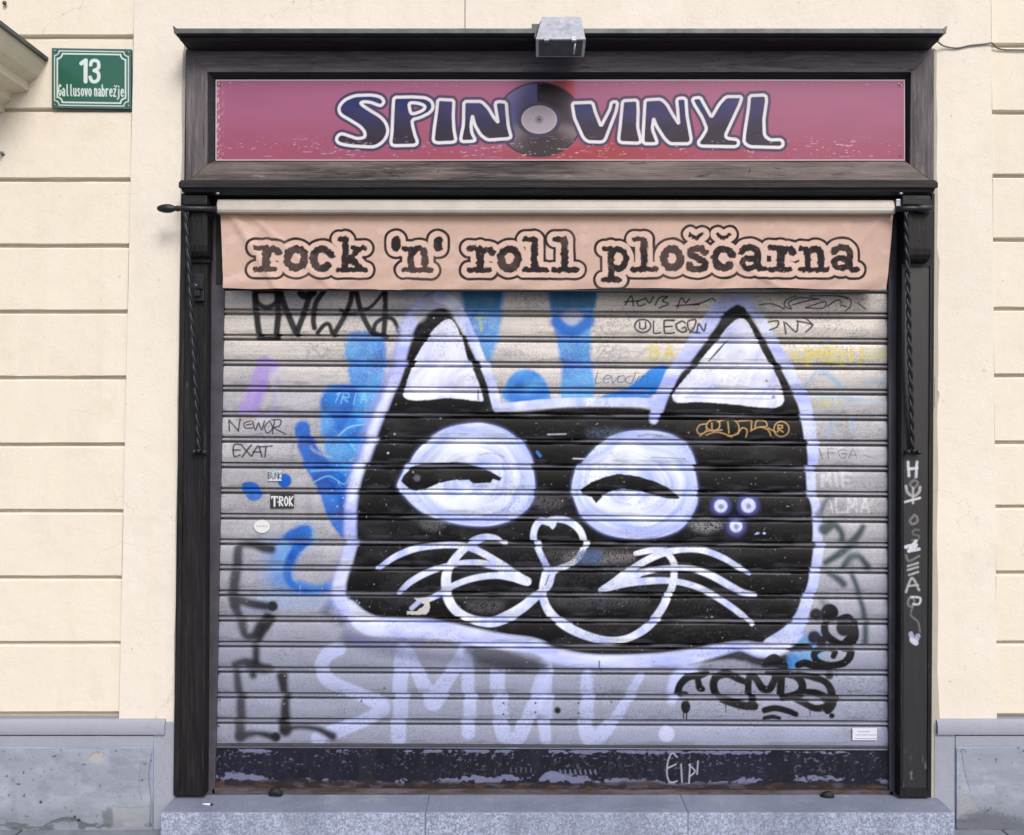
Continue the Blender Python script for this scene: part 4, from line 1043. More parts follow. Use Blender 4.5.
    st([(378,568),(393,557),(414,548.5),(436,545.5),(458,545.5),(477,551),(498,563),(515,574),(527,581)], [5,6,6.5,6,6,6.5,7,7,7], **wk)
    st([(400,592),(410,582),(428,572),(448,565.5),(468,562.5),(488,564.5),(508,572)], [5,6,6.5,6,6,7,6], **wk)
    st([(424,601),(438,595),(452,586),(472,578.5),(494,575.5),(512,577.5),(527,581.5)], [5,6,6,6,6,7,8], **wk)
    po([(500,563),(515,572),(529,578),(530,584),(524,585),(510,580),(498,576)], pale, 1, .9)
    st([(603,589),(620,577),(640,563),(660,553.5),(680,549.5),(700,550),(720,557),(737,567),(749,573.5)], [5,7,7,7,6,6,6,5,3], **wk)
    st([(604,588),(625,577),(648,571),(670,568),(692,569),(712,576),(730,586),(742,592),(755,594.5)], [6,8,6,5.5,6,7,7,6,4], **wk)
    st([(601,590),(622,584),(645,581),(668,580.5),(688,584),(706,591),(726,603),(742,615),(751,624)], [6,7,7,6,6,6,6,6,4], **wk)
    po([(600,591),(610,583),(628,573),(640,571),(640,577),(625,586),(610,590)], pale, 1, .9)
    # three spots
    for x, y, r in ((721.5,506,6.5),(749,505.5,7.2),(736,526,6.2)):
        di(x, y, r+3, (110,118,214), a=.55, soft=4); di(x, y, r, (214,222,255), soft=1.2); di(x+.3, y+.5, 2.6, (110,118,160), a=.8, soft=1.2)
    # wear on the black
    for x0_, x1_, y_, c, a in ((565,630,557,(140,132,136),.75),(545,600,555,(90,86,90),.5),(535,560,502,(100,98,104),.6),(425,442,523,(110,110,116),.6),(694,718,525,(150,148,155),.7),(470,500,606,(100,98,102),.6),(560,645,601,(80,78,86),.5),(590,620,433,(120,140,170),.3),(548,566,434,(200,200,210),.0)):
        st([(x0_,y_),((x0_+x1_)/2,y_+1),(x1_,y_)], [8,14,8], c, a, 4, speck=.9)
    st([(582,557),(594,557)],14,(60,100,150),.6,4)
    st([(548,434.5),(566,434)],1.4,(205,208,220),.9,.5,speck=.4); st([(572,458.5),(586,459)],1.3,(220,220,230),.95,.5); st([(536,452),(539,456)],3,(60,120,200),.9,.8)
    for x,y in ((441,418),(387,453),(395,434),(757,533),(764,533),(706,618),(712,617),(663,547)): di(x,y,1,(215,215,225),soft=.5)
    st([(746,573.5),(790,574)],.8,(150,150,165),.6,.5,speck=.4); st([(755,534),(759,533)],1.3,(150,190,240),.8); st([(763,533),(765,533.5)],1.4,(190,200,240),.8)
    # torn paper remnant
    po([(414,598),(430,598),(430,610),(427,614),(407,614.5),(407,611),(417,611),(424,606),(425,602),(416,600)], (205,202,196), 1, .5, smooth=False, rough=.8)
    st([(412,608),(420,601)],4.5,(190,198,240),.9,1.2)
    # gold marker tag
    GO = (196,158,104); g = dict(col=GO, a=.9, soft=.5)
    for p in ([(706,424),(700,425),(697,430),(700,434),(706,431),(707,424),(712,420),(719,421),(719,428),(712,431),(706,427)],[(712,423),(712,430)],[(718,422),(726,419.5),(735,420),(739,427),(737,434),(728,436)],[(728,422),(729,433)],[(700,436),(708,431),(722,430)],[(706,435),(716,432),(725,434),(732,437)],[(739,421),(752,420)],[(752,420),(751,431)],[(738,434),(742,428),(747,430),(746,437)],[(752,430),(760,427),(768,430),(771,436)],[(755,428),(757,421),(765,421),(767,426),(760,427)],[(768,428),(776,432)]):
        st(p, 1.25, **g)
    t = np.linspace(0, 6.3, 16); st([(781.5+7.5*math.cos(a), 429+7.5*math.sin(a)) for a in t], 1.2, **g); text(cv, 'R', 778, 425, 7, 7, 1.1, GO)
    # marker tags on the two top slats
    mk = dict(col=(40,34,34), a=.95, soft=.5)
    for p in ([(626,305),(632,296),(634,306)],[(625,302),(640,301)],[(645,299),(638,302),(640,306),(646,304)],[(646,298),(650,303),(654,297)],[(656,305),(660,298),(668,297),(663,301),(669,304),(660,308)],[(678,308),(682,298),(686,303),(690,299)],[(676,306),(688,305),(700,305)],[(690,305),(702,303),(712,299),(716,301)]): st(p, 1.5, **mk)
    for p in ([(797,296),(787,300),(785,306),(792,309),(789,303),(800,298),(820,299)],[(793,305),(808,301),(818,299)],[(806,308),(820,303),(826,302),(824,308),(806,308)],[(828,306),(838,300),(842,303)],[(840,296),(850,299),(851,306),(846,311)],[(841,305),(847,307)],[(858,303),(866,309)],[(760,305),(772,304),(785,309)],[(810,296),(838,296),(848,299)]): st(p, 1.3, **mk)
    t = np.linspace(0, 6.3, 18); st([(643+8*math.cos(a), 326+6.5*math.sin(a)) for a in t], 1.8, (44,42,46), .95, .6)
    text(cv, 'U', 640, 322.5, 7, 8, 1.5, (44,42,46)); text(cv, 'LEG', 653, 321, 12, 12, 1.9, (44,42,46), jit=1.0); st([(700,333),(690,331),(688,322),(696,320),(694,328),(690,333)],1.8,(44,42,46),.95,.6); st([(697,333),(699,324),(704,331),(706,324)],1.8,(44,42,46),.95,.6)
    for p in ([(769,322),(778,321),(777,327),(770,330)],[(786,334),(784,322)],[(786,323),(796,332),(798,322)],[(797,321),(812,325),(806,332)],[(806,318),(813,325)]): st(p, 1.8, (52,50,54), .95, .6)
    # NEWOR / EXAT markers
    for p in ([(230,431),(229.5,421)],[(229.5,420),(239,431)],[(239,431),(240.5,419)],[(251,421),(245,423),(246,428),(253,428)],[(247,425),(252,424)],[(253,421),(256,430),(259,423),(262,430),(265,421)],[(270,421),(265,427),(268,433),(273,428),(270,421)],[(273,434),(275,420)],[(272,420),(281,420),(280,426),(275,428),(286,434)]): st(p, 1.4, (34,32,36), .95, .5)
    for p in ([(241,445),(233,445),(233,456),(239,455)],[(232,450),(239,450)],[(241,446),(250,456)],[(250,445),(241,457)],[(251,456),(257,446),(261,457)],[(252,452),(260,452)],[(258,447),(271,446)],[(265,447),(264,457)]): st(p, 1.6, (34,32,36), .95, .5)
    text(cv, 'FGA', 826, 449, 9, 11, 1.0, (70,70,76), jit=1, a=.8, speck=.5); st([(818,449),(821,459)],1.2,(70,70,76),.7,.5); st([(862,455),(872,458)],1,(110,110,120),.6,.5)
    # white markers right
    text(cv, 'MIE', 822, 473, 13, 11, 3.0, (226,226,232), a=.6, soft=1.3, jit=1.2, speck=.5); text(cv, 'ALMA', 825, 499, 13, 12, 2.4, (228,228,234), a=.7, soft=1.0, jit=1.0, speck=.45)
    # lower left black spray tag --------------------------------------------------
    st0 = st
    def st(p, w, *a, **k): st0(p, np.asarray(w)*1.3, *a, **k)
    sk = dict(col=(28,27,32), a=.95, soft=3.0)
    st([(270,549),(262,548),(252,545),(241,544.5),(237,550),(236,570),(234,590),(235,604)], [7,7,6,6,7,8,8,8], **sk); st([(234,598),(250,603),(266,606)],7,**sk); di(273,606,5.5,(34,34,38),soft=1.6)
    st([(236,606),(241,622),(245,635),(254,635),(262,625),(268,618)],[7,7,6,7,11,9],**sk); st([(266,622),(258,640),(257,660),(255,668)],[9,6,6,6],**sk)
    st([(236,664),(248,662),(262,668),(270,668)],[5,7,9,6],**sk); st([(250,668),(253,675)],6,**sk); st([(236,668),(239,695),(241,736)],[5,7,8],**sk)
    st([(282,676),(284,695),(284,715),(286,730)],[9,6,8,10],**sk); st([(241,736),(258,733),(276,737)],[8,4,7],**sk); di(276.5,736.5,4.6,(34,34,38),soft=1.5)
    st([(284,729),(300,727),(318,729),(333,736)],[5,3.5,4.5,7],**sk); st([(232,545),(234,640),(238,740)],26,(120,120,135),.18,12)
    st = st0
    # right dark green spray
    gs = dict(col=(44,64,68), a=.92, soft=2.8)
    st([(824,529),(834,525),(841,532),(842,541)],[12,8,6,6],**gs); st([(863,527),(854,540),(840,552),(824,562)],[6,8,8,6],**gs); st([(842,566),(849,557),(858,557),(867,568)],[6,7,6,7],**gs)
    st([(828,573),(838,579),(843,584)],[5,7,7],**gs); st([(851,573),(858,592),(864,615),(864,642)],[5,5,6,6],**gs); st([(820,515),(828,500),(832,498)],[8,6,5],(70,84,90),.7,3)
    st([(822,600),(826,606)],8,(70,84,92),.6,4); st([(855,548),(848,565)],10,(120,130,140),.4,6)
    # black drippy tag lower right ---------------------------------------------------
    po([(798,640),(812,632),(824,636),(822,660),(806,668),(794,664)], (100,160,216), .8, 3); po([(790,652),(802,660),(798,668),(788,668)], (60,130,205), .8, 2)
    b_ = dict(col=(17,16,19), a=1, soft=.9)
    st0 = st
    def st(p, w, *a, **k): st0(p, np.asarray(w)*1.16, *a, **k)
    di(829.5,612.5,9,(18,17,20),soft=1.2); di(816,614.5,6.5,(34,34,46),soft=1.5); di(813,637,6.5,(38,36,54),soft=1.6); di(820.5,640.5,5,(18,17,20),soft=1.2)
    st([(824,620),(824,632),(831,640),(842,645),(850,640)],[6,7,7,7,7],**b_); st([(838,620),(848,617),(853,625),(852,636),(846,645)],[6,6,6,10,12],**b_); di(843,628,8,(18,17,20),soft=1.2)
    st([(834,656),(836,651),(830,648),(821,649),(815,654),(818,661),(830,665),(844,663),(851,655),(851,645),(847,640)],[5,5,6,6,6,6,6,7,7,7,7],**b_)
    st([(799,665),(806,663),(816,666),(832,667)],[6,7,7,5],**b_); st([(792,650),(800,648),(812,648)],[3,6,5],**b_); st([(766,664),(775,660),(785,666)],[7,11,7],**b_); di(829,675,4.5,(40,40,46),soft=1.5)
    st([(677,693),(680,684),(688,677),(700,675),(706,673)],[6.5,6.5,6.5,6.5,5],**b_); st([(680,692),(686,693)],3,**b_); st([(697,677),(699,687),(702,689)],[5,6.5,5],**b_)
    st([(748,683),(738,679),(727,674),(716,677),(713,686),(718,697),(732,703),(745,706),(753,706)],[5,6,7,7,7,7,7,7,7],**b_)
    st([(751,705),(748,692),(749,678),(755,678),(762,688),(769,689),(774,680),(776,673)],[7,6,6,6,7,7,6,6],**b_)
    st([(781,676),(780,697)],7,**b_); st([(766,673),(784,674),(797,677),(802,686),(797,694),(780,698)],[4,6,7,7,7,6],**b_)
    st([(797,674),(812,677),(825,682),(831,692),(831,703),(826,710)],[5,6,6,7,7,7],**b_); st([(790,698),(802,703),(814,708),(828,706)],[4,5.5,6,7],**b_); st([(800,691),(815,693),(826,699)],[4,7,9],**b_)
    st([(763,710),(774,708),(787,711),(794,714)],[5.5,5.5,5.5,5],**b_); st([(763,718),(771,716.5),(778,718)],[4,4,3],**b_); di(830,715.5,2.8,(18,17,20),soft=.7)
    di(684,706.5,4.8,(18,17,20),ry=6.5,soft=.8); st([(682,711),(682,718)],1.2,**{**b_,'soft':.5}); st([(685,711),(685,719)],1.2,**{**b_,'soft':.5})
    st = st0
    # keyhole, dots
    di(556,710,3.4,(70,68,60),soft=1,cov=0); di(556,710.3,2.2,(36,34,30),soft=.6,cov=0)
    for x,y in ((577,703),(577,713),(610,702),(502,703),(534,703),(534,712),(502,714),(360,701),(384,688),(218.5,650),(218.5,674),(218.5,700),(219,726)): di(x,y,1.0,(50,48,52),soft=.6)
    rs = random.Random(99)
    for _ in range(260):
        i = rs.randrange(len(outL)); x, y = outL[i]; x += rs.gauss(-9, 8); y += rs.gauss(0, 12); di(x, y, rs.uniform(.35,.9), (190,196,240), a=rs.uniform(.3,.8), soft=.5)
    for _ in range(160):
        x = rs.uniform(345, 800); y = rs.uniform(420, 640); di(x, y, rs.uniform(.3,.7), rs.choice([(120,120,130),(160,160,175),(90,88,92)]), a=rs.uniform(.3,.7), soft=.5)
    for _ in range(110):
        x = rs.gauss(770, 45); y = rs.gauss(690, 22); di(x, y, rs.uniform(.3,.8), (30,29,34), a=rs.uniform(.4,.9), soft=.5)
    for x, y, l in ((600,663,8),(836,668,9),(724,704,8),(808,708,7),(300,588,7)): st([(x,y-2),(x+.3,y+l)], [1.6,.9], (150,160,235) if y < 662 and x < 710 else (24,23,27), .8, .5)
    # sticker ghosts on the right
    for y in (680,703): cv.blend(cv.crop(848,y-8,882,y+8), sstep(.5,.65,fbm(cv.X[cv.crop(848,y-8,882,y+8)]*.4, cv.Y[cv.crop(848,y-8,882,y+8)]*.6, 99, 3))*.35, (110,116,140))
    po([(842,728),(886,728),(886,746),(842,746)], (150,152,176), .6, .8, smooth=False)
    # unevenly darker along both side edges
    ed = np.minimum(GX-214, 891-GX); cv.blend(W, sstep(10,1,ed)*.45*fbm(GX*.1,GY*.1,101,3), (60,60,66), 1)
    # thin horizontal scratches
    jm = jr[:, None] * sstep(.35, .7, fbm(GX*.03, GY*.4, 115, 3)); cv.blend(W, jm*.35, (150,150,162), 0)
    ch = sstep(.88,.91,fbm(GX*.45, GY*.5, 121, 2)); cv.blend(W, ch*.5, (200,202,212))
    cv.blend(W, sstep(.50,.78,fbm(GX*.045, GY*.09, 161, 5))*.13, (92,92,98)); cv.blend(W, sstep(.66,.72,vnoise(GX*.8,GY*.8,163))*sstep(.5,.6,fbm(GX*.02,GY*.06,164,3))*.22, (70,70,76))
    low = np.array([1.0 if (not j and t_ > 21) else 0 for j, (k_, t_) in zip(rowj, rowsY)]); cv.blend(W, low[:, None]*sstep(.45,.7,fbm(GX*.05,GY*.3,165,4))*.3, (84,84,92))
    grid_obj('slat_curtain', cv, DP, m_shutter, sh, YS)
shutter()
def bottom_bar():
    xs = np.arange(212, 893, .7); ys = np.arange(748.5, 789.5, .55)
    GX, GY = np.meshgrid(xs, ys); GY0 = GY.copy(); GY = GY + (GX-215)/675*2.6
    cv = Canvas(GX, GY, (27,28,40)); cv.GX, cv.GY = GX, GY; W = (slice(None), slice(None))
    rel = GY0 - 748.5
    cv.C *= (.8 + .5*fbm(GX*.03, GY*.08, 131, 4))[..., None]; cv.A[:] = 1
    cv.blend(W, sstep(.5,.7,fbm(GX*.015,GY*.03,139,3))*.2, (44,42,70)); cv.blend(W, sstep(.55,.7,fbm(GX*.2,GY*.05,171,4))*.3, (52,52,60))
    f = fbm(GX*.085, GY*.16, 133, 3)*.55 + fbm(GX*.3, GY*.45, 136, 4)*.45 + .02; ff = fbm(GX*.4, GY*.5, 134, 3)
    lowm = np.exp(-((rel-31-3*np.sin(GX*.021))/4.5)**2); upm = np.exp(-((rel-1.5)/2.6)**2)
    gate = sstep(.35,.5,fbm(GX*.012, GY*0, 135, 2))
    chips = np.clip(lowm*1.6+upm*1.8+.02,0,1) * sstep(.77, .81, f + .24*lowm*(.55+gate) + .28*upm*(.3+gate))
    cv.blend(W, chips*.9, (116,120,150)); 
    dots = sstep(.73,.76, ff + .05*gate)*sstep(34,8,rel); cv.blend(W, dots*.35, (140,144,170))
    hl = 0*chips; cv.blend(W, hl*.5*sstep(20,28,rel), (170,174,200))
    rust = sstep(30, 35, rel + 5*(fbm(GX*.04,GY*.1,137,4)-.5)*2)
    cv.blend(W, rust*.9, (50,42,42)); cv.blend(W, rust*sstep(.5,.7,fbm(GX*.1,GY*.3,138,4))*.55, (92,66,50)); cv.blend(W, rust*sstep(.55,.7,fbm(GX*.08,GY*.3,142,4))*.5, (84,86,104))
    cs = dict(col=(176,178,196), a=.9, soft=.5)
    for p in ([(677,757),(672,753),(668,761),(667,774),(670,782),(677,781)],[(668,768),(676,764)],[(681,764),(682,782)],[(689,783),(690,764)],[(689,765),(695,771),(690,776)],[(698,761),(697,774)]): cv.stroke(p, 1.3, **cs)
    cv.poly([(539,780),(544,774),(552,771),(562,774),(567,779),(560,777),(550,778),(544,781)], (120,124,154), .9, .8, rough=.8)
    for x in range(560, 600, 5): cv.stroke([(x,770),(x+1,774)], 1.4, (126,130,156), .7, .6)
    for x in range(511, 535, 5): cv.stroke([(x,768),(x,772)], 1.2, (110,114,140), .5, .6)
    dep = .0012*np.sin(rel/41*3.14) - .002 - chips*0
    grid_obj('bottom_bar', cv, -np.abs(dep), m_shutter, sh, YS-.004)
    bm = bmesh.new(); prism(bm, [(212,788.6),(893,791.2),(893,796.5),(212,794.4)], YS-.016, YS+.02)
    m = M('rusty_foot_rail'); c = m.mix(m.ramp(m.noise(30,5,.7,(.2,1,1)), [(.4,0),(.6,1)]), L4((66,56,54)), L4((104,96,100)))
    obj('foot_rail', bm, m.done(c,.6,.3,m.bump(m.noise(120,4,.7),.002,.6)), sh, bevel=.0015)
    bm = bmesh.new(); prism(bm, [(212,743.8),(893,746.6),(893,748.6),(212,746.2)], YS-.009, YS+.02); obj('top_lip', bm, m_guide, sh, bevel=.0012)
    for x, y in ((275.5,792.5),(827,796)):
        bm = bmesh.new(); c = P(x, y, YS-.03)
        tube(bm, [c+Vector((-.020,0,-.004)), c+Vector((-.010,-.006,.006)), c+Vector((.004,-.008,.009)), c+Vector((.014,-.006,.002)), c+Vector((.022,0,-.008))], [.008,.012,.014,.012,.007], 10)
        tube(bm, [c+Vector((0,.03,.004)), c+Vector((0,-.01,.002))], .006, 8)
        obj('floor_lock', bm, m_dark, sh, True)
bottom_bar()
bm = bmesh.new(); prism(bm, [(935,376),(938.5,380),(937,388),(940,394),(938,404),(934.5,408)], -.016, -.002); o = obj('broken_plaster', bm, m_mortar, fac, bevel=.0015)
bm = bmesh.new(); prism(bm, [(934,228),(937.5,232),(937,246),(940,262),(938,284),(934,300)], -.0125, -.002); obj('broken_plaster', bm, m_mortar, fac, bevel=.0015)
for pts, yf in (([(207.5,199),(225.5,199),(219.5,540),(214.8,795.5),(205,795.5)], YS-.016), ([(888.5,199),(901,199),(900.5,797.5),(889.5,797.5)], YS-.016)):
    bm = bmesh.new(); prism(bm, pts, yf, YS+.03); obj('guide_rail', bm, m_guide, sh, bevel=.002)
bm = bmesh.new(); boxp(bm, 216, 199, 888, 284, YS-.02, YS+.05); obj('shutter_header', bm, m_dark, sh)
bm = bmesh.new(); prism(bm, [(220,345.5),(223,346),(222.6,358),(219.8,357.6)], YS-.05, YS-.047); 
def sticker(name, label, x0, y0, x1, y1, base, draw, oval=False, res=.28):
    nx = int((x1-x0)/res)+2; ny = int((y1-y0)/res)+2
    if oval:
        r, t = np.meshgrid(np.linspace(0.02,1,ny), np.linspace(0,2*np.pi,nx*2), indexing='ij')
        GX = (x0+x1)/2 + (x1-x0)/2*r*np.cos(t); GY = (y0+y1)/2 + (y1-y0)/2*r*np.sin(t)
    else:
        GX, GY = np.meshgrid(np.linspace(x0,x1,nx), np.linspace(y0,y1,ny))
    cv = Canvas(GX, GY, base); cv.GX, cv.GY = GX, GY
    if oval:
        cv.crop = lambda *a: (slice(0, GX.shape[0]), slice(0, GX.shape[1]))
    cv.A[:] = 1; draw(cv)
    kq = (GY - 308.6) % 25.58
    o = grid_obj(name, cv, np.zeros(GX.shape), m_sticker, sh, YS-.0095)
    o['label'] = label; return o
m_sticker = attr_mat('sticker_print', .5, 0, .0003)
def d_trok(cv):
    cv.blend((slice(None),)*2, (fbm(cv.X*.5,cv.Y*.5,5,3)*.3), (60,60,62))
    w = (226,226,228)
    cv.stroke([(271.6,496.8),(277.4,496.8)],1.5,w); cv.stroke([(274.5,497),(274.5,506)],1.7,w); cv.stroke([(271.6,497),(271.6,498.6)],.8,w); cv.stroke([(277.4,497),(277.4,498.6)],.8,w); cv.stroke([(277.6,502),(278.4,502)],1.0,w); text(cv, 'ROK', 279.6, 496.6, 9, 5, 1.35, w, w=.62)
sticker('name_sticker', 'black rectangular sticker with bold white letters T-ROK', 270.2, 494.2, 294, 508.2, (34,33,36), d_trok)
def d_oval(cv):     # unreadable in the photo: one row of tiny dark marks
    for k, h_ in enumerate((1.2,.9,1.5,1.1,1.4,.9,1.3)): cv.stroke([(256+k*1.8,526.2-h_/2),(256.6+k*1.8,526.2+h_/2)], .55, (70,70,72), .8, .3)
sticker('oval_sticker', 'small white oval sticker with tiny dark lettering', 254, 519.8, 270, 533, (226,226,228), d_oval, True)
def d_small(cv):
    text(cv, 'BUNK', 268.5, 472.5, 6.5, 3.4, .9, (44,60,80), soft=.4, jit=.3); cv.stroke([(270,471.5),(279,470.5)],.9,(90,180,205))
sticker('shop_sticker', 'tiny torn white sticker with scribbled dark letters', 268, 470.8, 281.5, 481, (206,210,218), d_small)
def d_label(cv):
    text(cv, 'SERVIS', 859, 730.5, 1.8, 1.9, .4, (120,125,165), soft=.35); text(cv, 'NAROCILA TEL', 855, 733.9, 1.9, 1.65, .45, (90,95,140), soft=.35)
    cv.stroke([(855,738),(863,738)],.9,(90,95,140),.8,.4); cv.stroke([(865,738),(876,738.2)],.9,(90,95,140),.8,.4)
# the print on this one is unreadable in the photo: only rows of tiny grey marks
def d_label(cv):
    rr = random.Random(4)
    for y, a, b in ((731.6,858,870),(735,855.5,876),(738.6,855,876.5)):
        x = a
        while x < b:
            l = rr.uniform(.6,2.2); cv.stroke([(x,y+rr.uniform(-.2,.2)),(x+l,y)], .8, (110,115,160), .75, .4, smooth=False); x += l + rr.uniform(.5,1.2)
sticker('service_sticker', 'small white rectangular sticker with rows of fine print low on the right', 852.5, 728, 877, 740.2, (222,224,238), d_label)

# ================================================================== house number plate
def plate():
    x0, x1, y0, y1 = 51.8, 131.2, 48, 107.8
    GX, GY = np.meshgrid(np.linspace(x0,x1,360), np.linspace(y0,y1,270))
    GYs = GY + (GX-x0)/80*1.2
    cv = Canvas(GX, GY, (44,98,78)); cv.GX, cv.GY = GX, GYs; W = (slice(None),)*2
    cv.blend(W, fbm(GX*.05,GY*.05,151,3)*.3, (36,96,72))
    edge = np.minimum(np.minimum(GX-x0, x1-GX), np.minimum(GY-y0, y1-GY))
    cv.blend(W, sstep(3.2,2.6,edge), (70,104,96))
    wt = (214,226,222)
    def frame(m, n, w):
        a, b, c, d = x0+m, x1-m, y0+m, y1-m
        pts = [(a+n,c),(b-n,c)]
        def arc(cx,cy,s,e): return [(cx+n*math.cos(t), cy+n*math.sin(t)) for t in np.linspace(s,e,6)]
        P_ = [(a+n,c),(b-n,c)] + arc(b,c,math.pi,math.pi/2)[0:] + [(b,c+n),(b,d-n)] + arc(b,d,-math.pi/2,-math.pi) + [(b-n,d),(a+n,d)] + arc(a,d,0,-math.pi/2) + [(a,d-n),(a,c+n)] + arc(a,c,math.pi/2,0)
        cv.stroke(P_, w, wt, 1, .35, smooth=False)
    frame(2.8, 4.6, 1.0); frame(5.6, 5.0, 1.5)
    # 13
    cv.stroke([(81.6,63.2),(86,60),(86,81.3)],4.0,wt,1,.35,smooth=False)
    cv.stroke([(91,64.5),(92,61),(95.5,60),(98.6,62),(98.8,67.5),(95,70)],3.4,wt,1,.35); cv.stroke([(94.5,70.2),(98.6,72.5),(99,78),(96.5,81),(92.6,81),(90.6,77)],3.4,wt,1,.35)
    text(cv, 'Gallusovo', 58.8, 84.6, 11, 3.8, 1.25, wt, w=.62, soft=.35)
    text(cv, 'nabrezje', 95.0, 84.4, 11, 3.75, 1.25, wt, w=.62, soft=.35)
    cv.stroke([(114.6,84.8),(115.9,86.4),(117.2,84.8)],.9,wt,1,.35,smooth=False)
    for x, y in ((54.5,50.8),(128.3,50.8),(54.5,104.8),(128.3,104.8)): cv.disc(x,y,1.5,(40,60,54),soft=.6)
    root = thing('house_number_plate', 'green enamel street plate reading 13 Gallusovo nabrežje on the cream wall', 'number plate')
    dep = -.0035*np.sin(np.pi*(GX-x0)/(x1-x0))*np.sin(np.pi*(GY-y0)/(y1-y0))
    grid_obj('enamel_face', cv, dep, m_plate, root, -.012)
    bm = bmesh.new(); prism(bm, [(x0,y0),(x1,y0+1.2),(x1,y1+1.2),(x0,y1)], -.0117, .001); obj('back_plate', bm, m_green, root)
    for x, y in ((54.5,50.8),(128.3,51.9),(54.5,104.8),(128.3,105.9)):
        bm = bmesh.new(); sphere(bm, P(x,y,-.0125), .0045, 1, .45, 1, 10); obj('screw', bm, m_alu, root, True)
plate()

# ================================================================== floodlight
def flood():
    root = thing('floodlight', 'small grey metal floodlight mounted on top of the shopfront cornice', 'floodlight')
    def hull(fr, bk, name, mat, bev=.002):
        bm = bmesh.new(); a = [bm.verts.new(p) for p in fr]; b = [bm.verts.new(p) for p in bk]
        bm.faces.new(a); bm.faces.new(b)
        for i in range(4): bm.faces.new((a[i], a[(i+1)%4], b[(i+1)%4], b[i]))
        return obj(name, bm, mat, root, bevel=bev)
    # rim plane: from upper front edge to lower back edge (glass looks down and out)
    r = [P(536,39,-.24), P(586,39,-.24), P(584,57,-.19), P(536,57,-.19)]
    t = [P(542,16.5,-.15), P(581,16.5,-.15), P(583,48,-.10), P(538,48,-.10)]
    off = Vector((0,.016,.010))
    hull([p+off for p in r], t, 'housing', m_lamp, .003)
    hull(r, [p + Vector((0,.018,.012)) for p in r], 'rim', m_lamp, .0015)
    c = sum(r, Vector())/4; nrm = (r[1]-r[0]).cross(r[3]-r[0]).normalized()
    if nrm.y > 0: nrm = -nrm
    inn = [c + (p-c)*.88 + nrm*.0022 for p in r]; 
    bm = bmesh.new(); a = [bm.verts.new(p) for p in inn]; b = [bm.verts.new(p + Vector((0,.003,.002))) for p in inn]; bm.faces.new(a); bm.faces.new(b)
    for i in range(4): bm.faces.new((a[i], a[(i+1)%4], b[(i+1)%4], b[i]))
    obj('lamp_glass', bm, m_glass, root)
    bm = bmesh.new(); tube(bm, [c+(r[1]-r[0])*.28+(r[2]-r[1])*a_+nrm*.004 for a_ in (-.3,.3)], .003, 8); obj('lamp_tube', bm, m_white, root, True)
    for x in (546.5, 574):
        bm = bmesh.new(); boxp(bm, x-2.4, 36.3, x+2.4, 40.4, -.249, -.232); obj('clip', bm, m_lamp, root, bevel=.001)
    bm = bmesh.new(); box(bm, .07, .14, -.14, -.02, P(0,33,-.14).z-.005, P(0,27,-.14).z+.012)
    obj('mounting_foot', bm, m_flash, root, bevel=.002)
    bm = bmesh.new(); v = [P(534,37,-.20), P(541,22,-.14), P(541,33,-.12)]
    tube(bm, [P(534.8,38,-.2), P(536,33,-.18), P(541,22,-.15)], .0035, 8); obj('yoke', bm, m_flash, root, True)
m_glass = plain('dull_lamp_glass', (86,86,88), .18, .2, .3, 25, .0002)
flood()

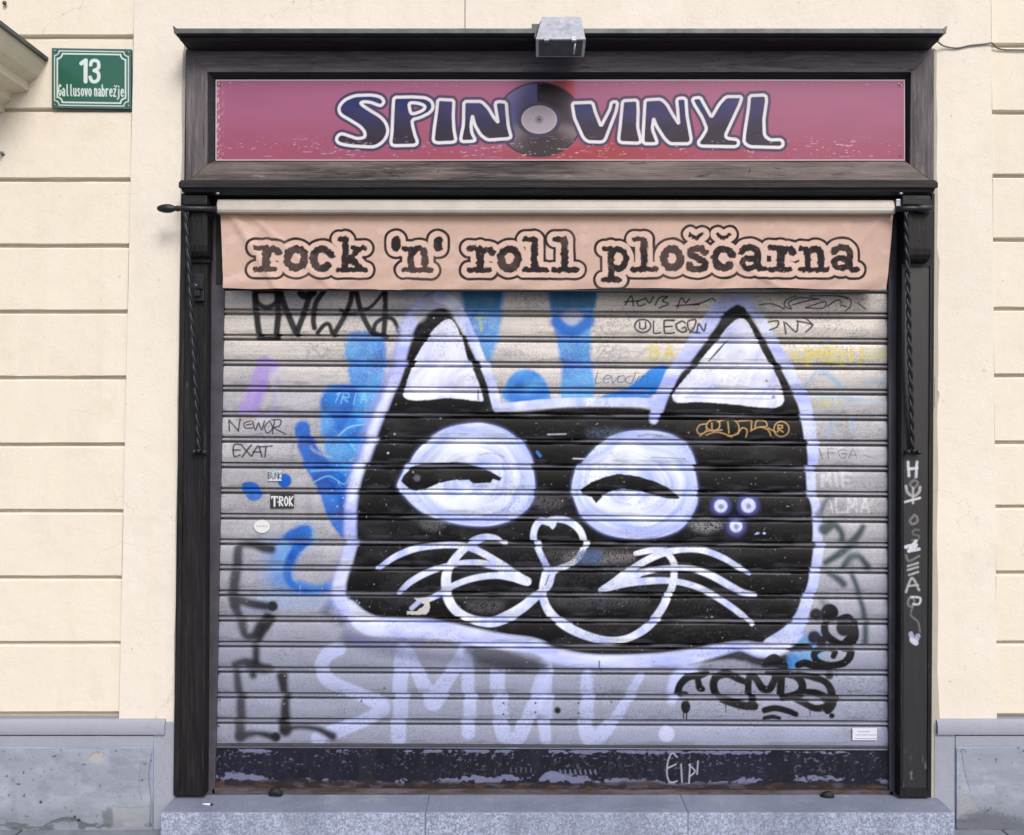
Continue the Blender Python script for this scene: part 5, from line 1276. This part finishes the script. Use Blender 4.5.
# ================================================================== small things
bm = bmesh.new()
cp = [P(936,40,-.05), P(944,46,-.02), P(957,48,-.014), P(970,45.5,-.014), P(985,44,-.014), P(992,43,-.016), P(996,47,-.01), P(1003,49.5,-.006), P(1024,50,-.005), P(1180,52,-.005)]
pts = [Vector(p) for p in spl([tuple(p) for p in cp], 6)]
tube(bm, pts, .0028, 7); cab = obj('wall_cable', bm, m_cable, smooth=True); tag(cab, 'thin grey cable running from the cornice end across the cream wall', 'cable')
bm = bmesh.new(); c0 = P(204, 804.5, -.06); zt = ZC - 1.402
tube(bm, [Vector((c0.x, -.075, zt+.0042)), Vector((c0.x+.030, -.078, zt+.0042))], .0040, 10); 
bt = thing('cigarette_butt', 'white cigarette butt lying on the left end of the stone doorstep', 'cigarette butt')
obj('paper_roll', bm, m_white, bt, True)
bm = bmesh.new(); tube(bm, [Vector((c0.x+.030, -.078, zt+.0042)), Vector((c0.x+.038, -.079, zt+.0042))], .0041, 10); obj('burnt_end', bm, m_dark, bt, True)
bm = bmesh.new(); c = P(1.5, 153, -.01); tube(bm, [Vector((c.x,.01,c.z)), Vector((c.x,-.02,c.z)), Vector((c.x-.004,-.026,c.z-.004))], .0055, 9); sphere(bm, Vector((c.x,0,c.z)), .009, 1,.4,1)
tag(obj('wall_hook', bm, m_alu, smooth=True), 'small metal hook at the far left edge of the cream wall', 'hook')
bm = bmesh.new(); c = P(4.5, 3, -.01); sphere(bm, c, .008, 1,.6,1); tag(obj('wall_bolt', bm, m_screw, smooth=True), 'small dark bolt head in the top left corner of the wall', 'bolt')

# ================================================================== light, world, camera
EL, AZX = 42, .45
sun_dir = Vector((AZX, -1, 0)).normalized() * math.cos(math.radians(EL)) + Vector((0,0,math.sin(math.radians(EL))))
ld = bpy.data.lights.new('sun', 'SUN'); ld.energy = 1.7; ld.angle = math.radians(22); ld.color = (1, .985, .955)
lo = link(bpy.data.objects.new('sun', ld)); lo.rotation_euler = sun_dir.to_track_quat('Z', 'Y').to_euler(); lo.location = (0,-5,8)
w = bpy.data.worlds.new('World'); sc.world = w; w.use_nodes = True
sk = w.node_tree.nodes.new('ShaderNodeTexSky'); sk.sky_type = 'NISHITA'; sk.sun_disc = False
sk.sun_elevation = math.radians(EL); sk.sun_rotation = math.atan2(sun_dir.x, sun_dir.y)
sk.air_density = 1; sk.dust_density = 3.0
bg = w.node_tree.nodes['Background']; bg.inputs['Strength'].default_value = .12
w.node_tree.links.new(sk.outputs[0], bg.inputs[0])
cam = bpy.data.cameras.new('camera'); cam.sensor_width = 36; cam.lens = F/1024*36; cam.clip_start = .05; cam.clip_end = 500
co = link(bpy.data.objects.new('camera', cam)); co.location = (0, -D, ZC); co.rotation_euler = (math.radians(90), 0, 0)
sc.camera = co
sc.view_settings.view_transform = 'Standard'; sc.view_settings.look = 'None'; sc.view_settings.gamma = 1
sc.view_settings.use_curve_mapping = False; sc.view_settings.exposure = 0.52
